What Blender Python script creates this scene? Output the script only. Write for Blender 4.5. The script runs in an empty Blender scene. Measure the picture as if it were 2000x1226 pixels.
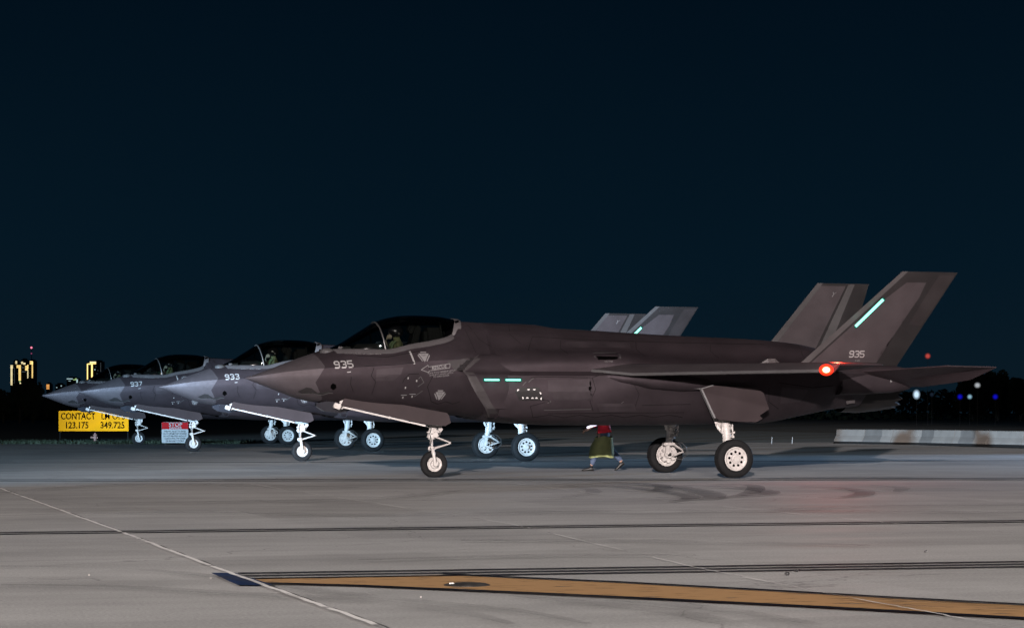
import bpy, bmesh, math, random
import numpy as np
from mathutils import Vector, Matrix
from mathutils.bvhtree import BVHTree
R = math.radians
SC = bpy.context.scene
COL = SC.collection
random.seed(7)

# ------------------------------------------------------------------ camera
F_PX, Y_HOR, CAM_H = 4163.9, 805.4, 1.368      # focal length in photo pixels, horizon row, eye height
cd = bpy.data.cameras.new('camera')
cam = bpy.data.objects.new('camera', cd); COL.objects.link(cam)
cam.location = (0, 0, CAM_H); cam.rotation_euler = (R(90), 0, 0)
cd.sensor_width = 36; cd.lens = F_PX / 2000 * 36; cd.shift_y = (Y_HOR - 613) / 2000
cd.clip_start = .1; cd.clip_end = 12000
SC.camera = cam

# ------------------------------------------------------------------ night sky
W = bpy.data.worlds.new('World'); SC.world = W; W.use_nodes = True
nt = W.node_tree; nt.nodes.clear()
wo = nt.nodes.new('ShaderNodeOutputWorld'); bg = nt.nodes.new('ShaderNodeBackground')
tc = nt.nodes.new('ShaderNodeTexCoord'); sep = nt.nodes.new('ShaderNodeSeparateXYZ')
ramp = nt.nodes.new('ShaderNodeValToRGB'); noi = nt.nodes.new('ShaderNodeTexNoise')
mad = nt.nodes.new('ShaderNodeMath'); mad.operation = 'MULTIPLY_ADD'
nt.links.new(tc.outputs['Generated'], sep.inputs[0]); nt.links.new(tc.outputs['Generated'], noi.inputs[0])
noi.inputs['Scale'].default_value = 5; noi.inputs['Detail'].default_value = 3
nt.links.new(noi.outputs[0], mad.inputs[0]); mad.inputs[1].default_value = .05; nt.links.new(sep.outputs[2], mad.inputs[2])
nt.links.new(mad.outputs[0], ramp.inputs[0])
cr = ramp.color_ramp
cr.elements[0].position = 0.0; cr.elements[0].color = (.0040, .0110, .0180, 1)
cr.elements[1].position = .26; cr.elements[1].color = (.0004, .0040, .0092, 1)
e = cr.elements.new(.09); e.color = (.0017, .0085, .0165, 1)
e = cr.elements.new(.9); e.color = (.0005, .0025, .0060, 1)
nt.links.new(ramp.outputs[0], bg.inputs[0]); bg.inputs[1].default_value = 1.0
nt.links.new(bg.outputs[0], wo.inputs[0])

# ------------------------------------------------------------------ exposure
vs = SC.view_settings
vs.view_transform = 'Standard'; vs.look = 'None'; vs.exposure = 0; vs.gamma = 1; vs.use_curve_mapping = False
SC.render.engine = 'CYCLES'
SC.cycles.use_denoising = True
SC.cycles.max_bounces = 8; SC.cycles.transparent_max_bounces = 12
SC.cycles.sample_clamp_indirect = 4

# ------------------------------------------------------------------ helpers
def link(o, parent=None):
    COL.objects.link(o)
    if parent is not None: o.parent = parent
    return o
def tag(o, label=None, cat=None, group=None, kind=None):
    if label: o['label'] = label
    if cat: o['category'] = cat
    if group: o['group'] = group
    if kind: o['kind'] = kind
    return o
def thing(name, label, cat, loc=(0, 0, 0), rz=0, group=None):
    o = bpy.data.objects.new(name, None); o.empty_display_size = .3
    link(o); o.location = loc; o.rotation_euler = (0, 0, rz)
    return tag(o, label, cat, group)
def kids(o): return [c for c in bpy.data.objects if c.parent == o]
def copy_tree(o, parent=None):
    c = o.copy(); COL.objects.link(c); c.parent = parent
    for k in kids(o): copy_tree(k, c)
    return c

def mat(name, col, rough=.6, metal=0, spec=.5, emis=None, es=0, var=0, vs_=3, bump=0, bs=60, coat=0, stretch=None):
    m = bpy.data.materials.new(name); m.use_nodes = True
    n = m.node_tree; b = n.nodes['Principled BSDF']
    b.inputs['Base Color'].default_value = (*col, 1); b.inputs['Roughness'].default_value = rough
    b.inputs['Metallic'].default_value = metal; b.inputs['Specular IOR Level'].default_value = spec
    b.inputs['Coat Weight'].default_value = coat
    if emis: b.inputs['Emission Color'].default_value = (*emis, 1); b.inputs['Emission Strength'].default_value = es
    if var or bump:
        t = n.nodes.new('ShaderNodeTexCoord'); src = t.outputs['Object']
        if stretch:
            mp = n.nodes.new('ShaderNodeMapping'); mp.inputs['Scale'].default_value = stretch
            n.links.new(src, mp.inputs[0]); src = mp.outputs[0]
    if var:
        a = n.nodes.new('ShaderNodeTexNoise'); a.inputs['Scale'].default_value = vs_; a.inputs['Detail'].default_value = 6
        n.links.new(src, a.inputs[0])
        r = n.nodes.new('ShaderNodeMapRange'); r.inputs[1].default_value = .3; r.inputs[2].default_value = .7
        r.inputs[3].default_value = 1 - var; r.inputs[4].default_value = 1 + var
        n.links.new(a.outputs[0], r.inputs[0])
        v = n.nodes.new('ShaderNodeVectorMath'); v.operation = 'SCALE'; v.inputs[0].default_value = col
        n.links.new(r.outputs[0], v.inputs['Scale']); n.links.new(v.outputs[0], b.inputs['Base Color'])
        rr = n.nodes.new('ShaderNodeMapRange'); rr.inputs[3].default_value = max(.05, rough - .1); rr.inputs[4].default_value = min(1, rough + .1)
        n.links.new(a.outputs[0], rr.inputs[0]); n.links.new(rr.outputs[0], b.inputs['Roughness'])
    if bump:
        a2 = n.nodes.new('ShaderNodeTexNoise'); a2.inputs['Scale'].default_value = bs; a2.inputs['Detail'].default_value = 4
        n.links.new(src, a2.inputs[0]); bp = n.nodes.new('ShaderNodeBump'); bp.inputs['Strength'].default_value = bump
        bp.inputs['Distance'].default_value = .02
        n.links.new(a2.outputs[0], bp.inputs['Height']); n.links.new(bp.outputs[0], b.inputs['Normal'])
    return m
def emit(name, col, s):
    m = bpy.data.materials.new(name); m.use_nodes = True; n = m.node_tree; n.nodes.clear()
    o = n.nodes.new('ShaderNodeOutputMaterial'); e = n.nodes.new('ShaderNodeEmission')
    e.inputs[0].default_value = (*col, 1); e.inputs[1].default_value = s; n.links.new(e.outputs[0], o.inputs[0])
    return m

def glow(name, c, s):  # lamp core plus two see-through shells that paint its halo
    out = []
    for k, (f, al) in enumerate(((.28, .5), (.07, .35))):
        m = emit(name + '_globe', c, s * f / al); n = m.node_tree; e = [x for x in n.nodes if x.type == 'EMISSION'][0]; o = [x for x in n.nodes if x.type == 'OUTPUT_MATERIAL'][0]
        tr = n.nodes.new('ShaderNodeBsdfTransparent'); mx = n.nodes.new('ShaderNodeMixShader'); mx.inputs[0].default_value = al; n.links.new(tr.outputs[0], mx.inputs[1]); n.links.new(e.outputs[0], mx.inputs[2]); n.links.new(mx.outputs[0], o.inputs[0]); out.append(m)
    return emit(name, c, s), out
class MB:
    """collects geometry for one mesh"""
    def __init__(s): s.bm = bmesh.new()
    def mark(s, k):
        s.bm.faces.ensure_lookup_table(); n0 = getattr(s, 'n0', 0)
        for f in s.bm.faces[n0:]: f.material_index = k
        s.n0 = len(s.bm.faces)
    def poly(s, pts):
        return s.bm.faces.new([s.bm.verts.new(p) for p in pts])
    def box(s, c, d, M=None, bev=0):
        m = Matrix.Translation(c) @ (M if M is not None else Matrix.Identity(4)) @ Matrix.Diagonal((d[0], d[1], d[2], 1))
        r = bmesh.ops.create_cube(s.bm, size=1, matrix=m)
        if bev:
            es = {e for v in r['verts'] for e in v.link_edges}
            bmesh.ops.bevel(s.bm, geom=list(es), offset=bev, segments=2, affect='EDGES')
    def prism(s, pts, off):
        """closed solid: polygon pts extruded by vector off"""
        off = Vector(off); a = [s.bm.verts.new(Vector(p)) for p in pts]; b = [s.bm.verts.new(Vector(p) + off) for p in pts]
        n = len(a); s.bm.faces.new(a[::-1]); s.bm.faces.new(b)
        for i in range(n): s.bm.faces.new((a[i], a[(i + 1) % n], b[(i + 1) % n], b[i]))
    def tube(s, p0, p1, r0, r1=None, n=16, cap=True):
        s.path([p0, p1], [r0, r0 if r1 is None else r1], n, cap)
    def path(s, pts, rs, n=10, cap=True):
        pts = [Vector(p) for p in pts]
        if not hasattr(rs, '__len__'): rs = [rs] * len(pts)
        rings = []; up = None
        for i, p in enumerate(pts):
            d = (pts[min(i + 1, len(pts) - 1)] - pts[max(i - 1, 0)]).normalized()
            if up is None:
                up = d.orthogonal().normalized()
            else:
                up = (up - d * up.dot(d)).normalized()
            q = d.cross(up)
            rings.append([s.bm.verts.new(p + (up * math.cos(2 * math.pi * k / n) + q * math.sin(2 * math.pi * k / n)) * rs[i]) for k in range(n)])
        for a, b in zip(rings, rings[1:]):
            for k in range(n): s.bm.faces.new((a[k], a[(k + 1) % n], b[(k + 1) % n], b[k]))
        if cap: s.bm.faces.new(rings[0][::-1]); s.bm.faces.new(rings[-1])
    def lathe(s, prof, c, axis='y', n=40, close=False):
        """prof: list of (radius, axial)"""
        c = Vector(c); rings = []
        for r, a in prof:
            ring = []
            for k in range(n):
                t = 2 * math.pi * k / n; u, v = r * math.cos(t), r * math.sin(t)
                p = {'y': (u, a, v), 'x': (a, u, v), 'z': (u, v, a)}[axis]
                ring.append(s.bm.verts.new(c + Vector(p)))
            rings.append(ring)
        if close: rings.append(rings[0])
        for a, b in zip(rings, rings[1:]):
            for k in range(n): s.bm.faces.new((a[k], a[(k + 1) % n], b[(k + 1) % n], b[k]))
        if not close:
            if prof[0][0] > 1e-4: s.bm.faces.new(rings[0][::-1])
            if prof[-1][0] > 1e-4: s.bm.faces.new(rings[-1])
    def loft(s, rings, cap=True, closed=True):
        vs = [[s.bm.verts.new(p) for p in r] for r in rings]; n = len(vs[0])
        for a, b in zip(vs, vs[1:]):
            for k in range(n if closed else n - 1):
                s.bm.faces.new((a[k], a[(k + 1) % n], b[(k + 1) % n], b[k]))
        if cap and closed: s.bm.faces.new(vs[0][::-1]); s.bm.faces.new(vs[-1])
    def sphere(s, c, r, u=16, v=10, sc=(1, 1, 1)):
        bmesh.ops.create_uvsphere(s.bm, u_segments=u, v_segments=v, radius=r, matrix=Matrix.Translation(c) @ Matrix.Diagonal((*sc, 1)))
    def build(s, name, m, parent=None, smooth=None, loc=None, fixn=True):
        if fixn: bmesh.ops.recalc_face_normals(s.bm, faces=s.bm.faces)
        me = bpy.data.meshes.new(name); s.bm.to_mesh(me); s.bm.free()
        for x in (m if isinstance(m, (list, tuple)) else [m]): me.materials.append(x)
        if smooth is not None:
            me.polygons.foreach_set('use_smooth', [True] * len(me.polygons)); me.set_sharp_from_angle(angle=R(smooth))
        o = bpy.data.objects.new(name, me); link(o, parent)
        if loc: o.location = loc
        return o

def pchip(xs, ys, x):
    """monotone cubic interpolation"""
    xs = np.array(xs, float); ys = np.array(ys, float); h = np.diff(xs); d = np.diff(ys) / h
    m = np.zeros(len(xs)); m[0] = d[0]; m[-1] = d[-1]
    for i in range(1, len(xs) - 1):
        if d[i - 1] * d[i] > 0:
            w1, w2 = 2 * h[i] + h[i - 1], h[i] + 2 * h[i - 1]; m[i] = (w1 + w2) / (w1 / d[i - 1] + w2 / d[i])
    x = np.clip(np.atleast_1d(np.array(x, float)), xs[0], xs[-1]); i = np.clip(np.searchsorted(xs, x) - 1, 0, len(h) - 1)
    t = (x - xs[i]) / h[i]
    return (2*t**3 - 3*t**2 + 1) * ys[i] + (t**3 - 2*t**2 + t) * h[i] * m[i] + (-2*t**3 + 3*t**2) * ys[i+1] + (t**3 - t**2) * h[i] * m[i+1]
def pc(tab, x): return float(pchip([t[0] for t in tab], [t[1] for t in tab], x)[0])

def refine(pts, corners, sub=3):
    """Catmull-Rom through an open list of points, straight tangents at corners"""
    out = []; n = len(pts)
    for i in range(n - 1):
        p1, p2 = Vector(pts[i]), Vector(pts[i + 1])
        p0 = Vector(pts[i - 1]) if i > 0 and i not in corners else 2 * p1 - p2
        p3 = Vector(pts[i + 2]) if i + 2 < n and (i + 1) not in corners else 2 * p2 - p1
        for k in range(sub):
            t = k / sub
            out.append(.5 * ((2 * p1) + (p2 - p0) * t + (2*p0 - 5*p1 + 4*p2 - p3) * t*t + (3*p1 - p0 - 3*p2 + p3) * t**3))
    out.append(Vector(pts[-1])); return out

# ------------------------------------------------------------------ apron floodlights (masts stand outside the picture, behind and left of the camera)
def flood(name, label, loc, target, col, watts, cone, blend, radius):
    t = thing('floodlight_mast', label, 'floodlight', (loc[0], loc[1], 0)); d = (Vector(target) - Vector(loc)); rz = math.atan2(d.y, d.x)
    mb = MB(); mb.tube((0, 0, 0), (0, 0, loc[2] - .5), .14, .08, 14); mb.box((0, 0, .15), (.5, .5, .3), bev=.04); mb.build('pole', M_POST, t, smooth=40)
    mb = MB(); mb.box((-.42, 0, loc[2]), (.3, 1.4, .7), Matrix.Identity(4), .04); h = mb.build('lamp_head', M_POST, t); h.rotation_euler = (0, 0, rz)
    ld = bpy.data.lights.new(name, 'SPOT'); ld.color = col; ld.energy = watts; ld.spot_size = R(cone); ld.spot_blend = blend; ld.shadow_soft_size = radius
    o = bpy.data.objects.new(name, ld); link(o, t); o.location = (0, 0, loc[2]); o.rotation_mode = 'QUATERNION'; o.rotation_quaternion = d.to_track_quat('-Z', 'Y')
M_POST = mat('galvanised_mast', (.3, .3, .3), .5, metal=.6)
flood('blue_floodlight', 'cool floodlight mast out of sight to the right behind fighter 935', (34, 78, 7), (4, 52, 0), (.42, .65, 1), 36000, 46, .9, .4)
# warm-white mast far behind the camera: low raking light on the flanks
flood('warm_floodlight', 'tall floodlight mast behind the photographer', (-20, -160, 30), (6.3, 44, 1), (1, .88, .85), 4000000, 12, .7, 1.0)
# high mast that lights the near concrete
flood('apron_floodlight', 'high floodlight mast right behind the photographer', (8, -40, 22), (-14, 62, 0), (1, .95, .90), 125000, 74, .8, .8)
# cool mast to the left: lights the three fighters behind
flood('cool_floodlight', 'floodlight mast left of the row with cool lamps', (-38, 5, 1.3), (-13.6, 59.8, 1.5), (.45, .70, .95), 1000000, 34, .45, .4)

# ------------------------------------------------------------------ materials
M = {}
def ram_mat(name, base, radome, radome_x, top=None):
    """low-gloss fighter paint: lighter radome in front of a zigzag seam, fine mottling, faint panel pattern"""
    m = mat(name, base, .6, .6, .12)
    n = m.node_tree; b = n.nodes['Principled BSDF']
    t = n.nodes.new('ShaderNodeTexCoord'); s = n.nodes.new('ShaderNodeSeparateXYZ'); n.links.new(t.outputs['Object'], s.inputs[0])
    tri = n.nodes.new('ShaderNodeMath'); tri.operation = 'PINGPONG'; n.links.new(s.outputs[2], tri.inputs[0]); tri.inputs[1].default_value = .33
    k = n.nodes.new('ShaderNodeMath'); k.operation = 'MULTIPLY_ADD'; k.inputs[1].default_value = .55; k.inputs[2].default_value = radome_x
    n.links.new(tri.outputs[0], k.inputs[0])
    lt = n.nodes.new('ShaderNodeMath'); lt.operation = 'LESS_THAN'; n.links.new(s.outputs[0], lt.inputs[0]); n.links.new(k.outputs[0], lt.inputs[1])
    a = n.nodes.new('ShaderNodeTexNoise'); a.inputs['Scale'].default_value = 1.3; a.inputs['Detail'].default_value = 8; a.inputs['Roughness'].default_value = .6
    n.links.new(t.outputs['Object'], a.inputs[0])
    r = n.nodes.new('ShaderNodeMapRange'); r.inputs[1].default_value = .3; r.inputs[2].default_value = .7; r.inputs[3].default_value = .78; r.inputs[4].default_value = 1.22
    n.links.new(a.outputs[0], r.inputs[0])
    mx = n.nodes.new('ShaderNodeMix'); mx.data_type = 'RGBA'; mx.inputs[6].default_value = (*base, 1); mx.inputs[7].default_value = (*radome, 1)
    n.links.new(lt.outputs[0], mx.inputs[0])
    v = n.nodes.new('ShaderNodeVectorMath'); v.operation = 'SCALE'; n.links.new(mx.outputs[2], v.inputs[0]); n.links.new(r.outputs[0], v.inputs['Scale'])
    n.links.new(v.outputs[0], b.inputs['Base Color'])
    a2 = n.nodes.new('ShaderNodeTexNoise'); a2.inputs['Scale'].default_value = 9; a2.inputs['Detail'].default_value = 5; n.links.new(t.outputs['Object'], a2.inputs[0])
    rr = n.nodes.new('ShaderNodeMapRange'); rr.inputs[3].default_value = .52; rr.inputs[4].default_value = .70
    n.links.new(a2.outputs[0], rr.inputs[0]); n.links.new(rr.outputs[0], b.inputs['Roughness'])
    bp = n.nodes.new('ShaderNodeBump'); bp.inputs['Strength'].default_value = .12; bp.inputs['Distance'].default_value = .02
    n.links.new(a2.outputs[0], bp.inputs['Height']); n.links.new(bp.outputs[0], b.inputs['Normal'])
    return m
BASE = (.0280, .0222, .0255); EDGE = (.036, .0345, .0355); DARK = (.0125, .0115, .012)
M['ram'] = ram_mat('fighter_paint', BASE, (.060, .052, .057), 1.35)
M['edge'] = mat('edge_tape_paint', EDGE, .5, 0, .15, var=.15, vs_=2)
M['dark'] = mat('dark_panel_paint', DARK, .5, 0, .15, var=.15, vs_=2)
M['panel'] = mat('fin_panel_paint', (.030, .0255, .0275), .5, 0, .15, var=.15, vs_=2)
M['ruddp'] = mat('rudder_paint', (.0170, .0148, .0155), .5, 0, .15, var=.15, vs_=2)
M['door'] = mat('gear_door_paint', (.024, .0178, .0190), .6, 0, .12, var=.15, vs_=2)
M['line'] = mat('panel_line_paint', (.034, .033, .033), .6)
M['groove'] = mat('panel_gap', (.009, .008, .0085), 1, spec=0)
M['mark'] = mat('marking_paint', (.165, .16, .16), .6, var=.12, vs_=20)
M['frame'] = mat('canopy_frame_paint', (.050, .046, .048), .5, spec=.2, var=.1, vs_=3)
M['band'] = mat('intake_edge_paint', (.027, .0240, .0252), .55, spec=.15, var=.1, vs_=3)
M['mark3'] = mat('stencil_paint', (.105, .10, .102), .6, var=.15, vs_=20)
M['patch'] = mat('access_panel_paint', (.0310, .0250, .0285), .6, .6, spec=.25, var=.2, vs_=3)
M['hdot'] = mat('hatch_dot_paint', (.42, .41, .41), .5)
M['mark2'] = mat('small_marking_paint', (.10, .098, .10), .6)
M['hole'] = mat('dark_opening', (.001, .001, .001), 1, spec=0)
M['gear'] = mat('gear_white_paint', (.33, .31, .295), .45, spec=.5, var=.12, vs_=14, bump=.15, bs=40)
M['geardark'] = mat('hydraulic_black', (.02, .02, .02), .5)
M['tyre'] = mat('tyre_rubber', (.006, .006, .0065), .8, spec=.15, var=.2, vs_=8)
M['tread'] = mat('tyre_tread', (.022, .022, .024), .85, spec=.3)
M['chrome'] = mat('oleo_chrome', (.8, .8, .8), .15, metal=1)
M['nozzle'] = mat('nozzle_metal', (.012, .011, .011), .45, metal=.6, var=.3, vs_=4)
M['tub'] = mat('cockpit_black', (.006, .006, .006), .7, spec=.2)
M['bow'] = mat('canopy_bow_metal', (.02, .02, .02), .45)
M['cyan'] = emit('formation_light_glow', (.30, 1.0, .76), 2.3)
M['teal'] = emit('formation_light_halo', (.0, .22, .17), .5)  # dim border that paints the glow spreading around each light strip
M['red'] = emit('navigation_red_glow', (1, .45, .25), 16)
M['white_l'] = emit('white_lamp_glow', (.72, .86, 1), 1.7)
# canopy: dark tinted transparent shell with gloss
g = bpy.data.materials.new('canopy_tint'); g.use_nodes = True; n = g.node_tree; n.nodes.clear()
o_ = n.nodes.new('ShaderNodeOutputMaterial'); tr = n.nodes.new('ShaderNodeBsdfTransparent'); gl = n.nodes.new('ShaderNodeBsdfGlossy')
fr = n.nodes.new('ShaderNodeFresnel'); mx = n.nodes.new('ShaderNodeMixShader')
tr.inputs[0].default_value = (.34, .36, .34, 1); gl.inputs['Roughness'].default_value = .04; gl.inputs[0].default_value = (.8, .8, .8, 1); fr.inputs[0].default_value = 1.5
n.links.new(fr.outputs[0], mx.inputs[0]); n.links.new(tr.outputs[0], mx.inputs[1]); n.links.new(gl.outputs[0], mx.inputs[2]); n.links.new(mx.outputs[0], o_.inputs[0])
M['glass'] = g

# ------------------------------------------------------------------ the fighter (local axes: x aft from the nose tip, -y the side seen, z up)
NAMES = 'TABCDEFGHIJK'
def fore(zt, zb, wc, zc):
    hu, hl = zt - zc, zc - zb
    up = [(0, 1), (.25, .965), (.46, .85), (.63, .68), (.78, .47), (.90, .24), (1, 0)]
    lo = [(.965, -.24), (.86, -.5), (.68, -.76), (.40, -.93), (0, -1)]
    return [(a * wc, zc + b * hu) for a, b in up] + [(a * wc, zc + b * hl) for a, b in lo]
CH_W = [(0, .012), (.3, .17), (.644, .34), (1.0, .49), (1.285, .59), (1.878, .76), (2.4, .87), (2.8, .94), (3.3, 1.01), (4.0, 1.1), (4.9, 1.17)]
CH_Z = [(0, 2.076), (.3, 2.125), (.889, 2.213), (1.947, 2.302), (2.836, 2.35), (3.268, 2.395), (4.2, 2.46), (4.9, 2.49)]
BOT = [(0, 2.066), (.3, 1.945), (.644, 1.815), (.964, 1.69), (1.285, 1.605), (1.878, 1.53), (2.366, 1.458), (3.46, 1.40), (4.0, 1.33), (4.74, 1.28), (5.4, 1.2), (6.2, 1.12)]
TOP = [(0, 2.086), (.3, 2.185), (.644, 2.321), (1.285, 2.558), (1.7, 2.685), (1.8, 2.70)]
SILL_Z = [(1.66, 2.67), (2.14, 2.672), (2.79, 2.663), (3.33, 2.775), (3.875, 2.875), (4.24, 3.0), (4.34, 3.2), (4.42, 3.27)]
SILL_W = [(1.66, .05), (1.85, .30), (2.14, .44), (2.5, .56), (2.79, .62), (3.33, .66), (3.875, .63), (4.24, .55), (4.42, .42)]
CAN_T = [(1.66, 2.672), (1.878, 2.754), (2.366, 3.046), (2.781, 3.286), (3.022, 3.353), (3.242, 3.390), (3.528, 3.402), (4.016, 3.387), (4.42, 3.315)]
def cockpit(x):
    zs, ws, wc, zc, zb = pc(SILL_Z, x), pc(SILL_W, x), pc(CH_W, x), pc(CH_Z, x), pc(BOT, x)
    fl = 2.15
    lo = fore(3, zb, wc, zc)[7:]
    up = [(0, fl), (ws - .05, fl), (ws - .02, zs - .01)]
    for k in (.16, .45, .76):
        up.append((ws + (wc - ws) * (k + .07 * math.sin(k * math.pi)), zs + (zc - zs) * (k - .06 * math.sin(k * math.pi))))
    return up + [(wc, zc)] + lo
ST = []
for x in (0, .12, .3, .5, .75, 1.0, 1.3, 1.6): ST.append((x, fore(pc(TOP, x), pc(BOT, x), pc(CH_W, x), pc(CH_Z, x))))
ST.append((1.74, fore(2.69, pc(BOT, 1.74), pc(CH_W, 1.74), pc(CH_Z, 1.74))))
for x in (1.86, 2.1, 2.45, 2.8, 3.2, 3.6, 4.0, 4.22): ST.append((x, cockpit(x)))
def aftc(x, zt):
    wc, zc, zb = pc(CH_W, x), pc(CH_Z, x), pc(BOT, x)
    return [(0, zt), (.36, zt - .035), (.62, zt - .21), (.80, zt - .42), (.95, zt - .60), (1.06, zt - .71), (wc, zc)] + fore(3, zb, wc, zc)[7:]
ST += [(4.36, aftc(4.36, 3.29)), (4.5, aftc(4.5, 3.29)), (4.93, aftc(4.93, 3.272))]
S5 = [(0, 3.27), (.37, 3.235), (.68, 3.06), (1.0, 2.76), (1.28, 2.57), (1.47, 2.38), (1.52, 2.215), (1.62, 2.13), (1.68, 1.82), (1.58, 1.45), (1.3, 1.24), (0, 1.22)]
AFT = [(4.97, S5),
 (6.2, [(0, 3.24), (.45, 3.19), (.8, 2.98), (1.12, 2.70), (1.42, 2.575), (1.60, 2.40), (1.60, 2.215), (1.74, 2.12), (1.80, 1.80), (1.65, 1.38), (1.25, 1.14), (0, 1.11)]),
 (6.62, [(0, 3.165), (.45, 3.135), (.8, 2.95), (1.14, 2.69), (1.45, 2.58), (1.62, 2.41), (1.62, 2.215), (1.76, 2.12), (1.82, 1.79), (1.65, 1.36), (1.25, 1.13), (0, 1.10)]),
 (7.4, [(0, 3.135), (.45, 3.095), (.8, 2.91), (1.18, 2.67), (1.52, 2.57), (1.68, 2.40), (1.70, 2.22), (1.84, 2.13), (1.88, 1.80), (1.68, 1.36), (1.22, 1.12), (0, 1.10)]),
 (8.5, [(0, 3.08), (.45, 3.04), (.8, 2.86), (1.2, 2.60), (1.6, 2.46), (1.85, 2.36), (1.95, 2.22), (2.0, 2.08), (1.84, 1.80), (1.62, 1.36), (1.18, 1.12), (0, 1.10)]),
 (9.6, [(0, 3.03), (.45, 3.0), (.8, 2.83), (1.2, 2.56), (1.65, 2.42), (1.9, 2.34), (2.0, 2.22), (1.95, 1.95), (1.72, 1.62), (1.45, 1.30), (1.1, 1.13), (0, 1.10)]),
 (11.0, [(0, 2.985), (.45, 2.955), (.8, 2.80), (1.1, 2.56), (1.5, 2.42), (1.85, 2.34), (1.95, 2.2), (1.85, 1.9), (1.6, 1.58), (1.3, 1.30), (1.0, 1.15), (0, 1.13)]),
 (12.0, [(0, 2.91), (.4, 2.88), (.72, 2.74), (1.0, 2.54), (1.35, 2.42), (1.7, 2.36), (1.82, 2.2), (1.7, 1.95), (1.42, 1.66), (1.15, 1.42), (.85, 1.30), (0, 1.28)]),
 (12.8, [(0, 2.76), (.38, 2.72), (.62, 2.62), (.9, 2.46), (1.25, 2.39), (1.6, 2.36), (1.72, 2.2), (1.58, 2.0), (1.25, 1.78), (.95, 1.55), (.7, 1.44), (0, 1.42)]),
 (13.5, [(0, 2.55), (.3, 2.53), (.5, 2.47), (.7, 2.38), (1.1, 2.37), (1.5, 2.34), (1.62, 2.2), (1.48, 2.05), (1.1, 1.85), (.8, 1.66), (.55, 1.52), (0, 1.48)])]
def dense(st, step):
    xs = [s[0] for s in st]; n = max(2, int((xs[-1] - xs[0]) / step) + 1)
    X = sorted(set(list(np.linspace(xs[0], xs[-1], n)) + xs)); Y = {}
    out = []
    arr = np.array([[c for p in s[1] for c in p] for s in st])
    cols = [pchip(xs, arr[:, i], X) for i in range(arr.shape[1])]
    for i, x in enumerate(X): out.append((x, [(cols[2*k][i], cols[2*k+1][i]) for k in range(12)]))
    return out
def ring(x, half, corners=(1, 2, 6, 7)):
    h = [Vector((x, -y, z)) for y, z in refine2(half, corners)]
    return h + [Vector((p.x, -p.y, p.z)) for p in reversed(h[1:-1])]
def refine2(half, corners): return [(p.x, p.y) for p in refine([(a, b, 0) for a, b in half], corners)]

def make_fuselage(parent):
    mb = MB()
    a = dense([s for s in ST if s[0] < 1.8], .12); rings = [ring(x, h) for x, h in a]
    rings += [ring(x, h) for x, h in dense([s for s in ST if 1.8 < s[0] < 4.3], .12)]
    rings += [ring(x, h) for x, h in dense([s for s in ST if s[0] > 4.3], .2)]
    rings += [ring(x, h) for x, h in dense(AFT, .2)]
    mb.loft(rings)
    return mb.build('fuselage', M['ram'], parent, smooth=28)

def make_intake(parent, sg):
    """side air intake: raked lip, duct and cowl"""
    base = [(.92, 2.52), (1.28, 2.57), (1.47, 2.38), (1.55, 2.215), (1.64, 2.13), (1.70, 1.82), (1.60, 1.45), (1.25, 1.255), (.6, 1.30)]
    lipx = [4.75, 4.60, 4.36, 4.20, 4.26, 4.40, 4.66, 4.82, 4.90]
    def rg(x_of, inset, grow=0):
        pts = []
        for (y, z), lx in zip(base, lipx):
            cy, cz = 1.28, 1.9
            yy, zz = y + (cy - y) * inset * (1 if y > 1.2 else 0) + grow, z + (cz - z) * inset
            pts.append(Vector((x_of(lx), yy * -sg, zz)))
        pts = [Vector(p) for p in refine([tuple(p) for p in pts], (3, 4, 6), 3)]
        return pts
    mb = MB()
    R_ = [rg(lambda l: 5.3, .16), rg(lambda l: l + .25, .12), rg(lambda l: l + .04, .055), rg(lambda l: l, .02), rg(lambda l: l + .05, 0), rg(lambda l: l + (5.02 - l) * .5, 0), rg(lambda l: 5.04, 0, .004), rg(lambda l: 5.5, 0, -.03)]
    mb.loft(R_, cap=False, closed=False)
    o = mb.build('air_intake', [M['ram'], M['band'], M['hole']], parent, smooth=35)
    n = len(R_[0]) - 1
    for i, p in enumerate(o.data.polygons):
        r = i // n; p.material_index = 2 if r == 0 else (1 if r in (1, 2, 3) else 0)
    # lip band on the outside
    return o

def make_canopy(parent):
    mb = MB(); rings = []
    for x in list(np.linspace(1.66, 4.42, 32)):
        zs, w, zt = pc(SILL_Z, x) , pc(SILL_W, x) + .004, pc(CAN_T, x)
        r = []
        for k in range(25):
            t = math.pi * k / 24; c, s = math.cos(t), math.sin(t)
            r.append(Vector((x, -w * math.copysign(abs(c) ** .85, c), zs + (zt - zs) * abs(s) ** .9)))
        rings.append(r)
    mb.loft(rings, cap=False, closed=False)
    o = mb.build('canopy', M['glass'], parent, smooth=60)
    # bow frame between windshield and canopy
    mb = MB(); pts = []
    for k in range(25):
        t = math.pi * k / 24; c, s = math.cos(t), math.sin(t); x = 2.80 - .115 * s
        zs, w, zt = pc(SILL_Z, x), pc(SILL_W, x) + .008, pc(CAN_T, x) + .006
        pts.append((x, -w * math.copysign(abs(c) ** .85, c), zs + (zt - zs) * abs(s) ** .9))
    mb.path(pts, .017, 6)
    mb.build('canopy_bow', M['bow'], o, smooth=40)
    return o

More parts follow.
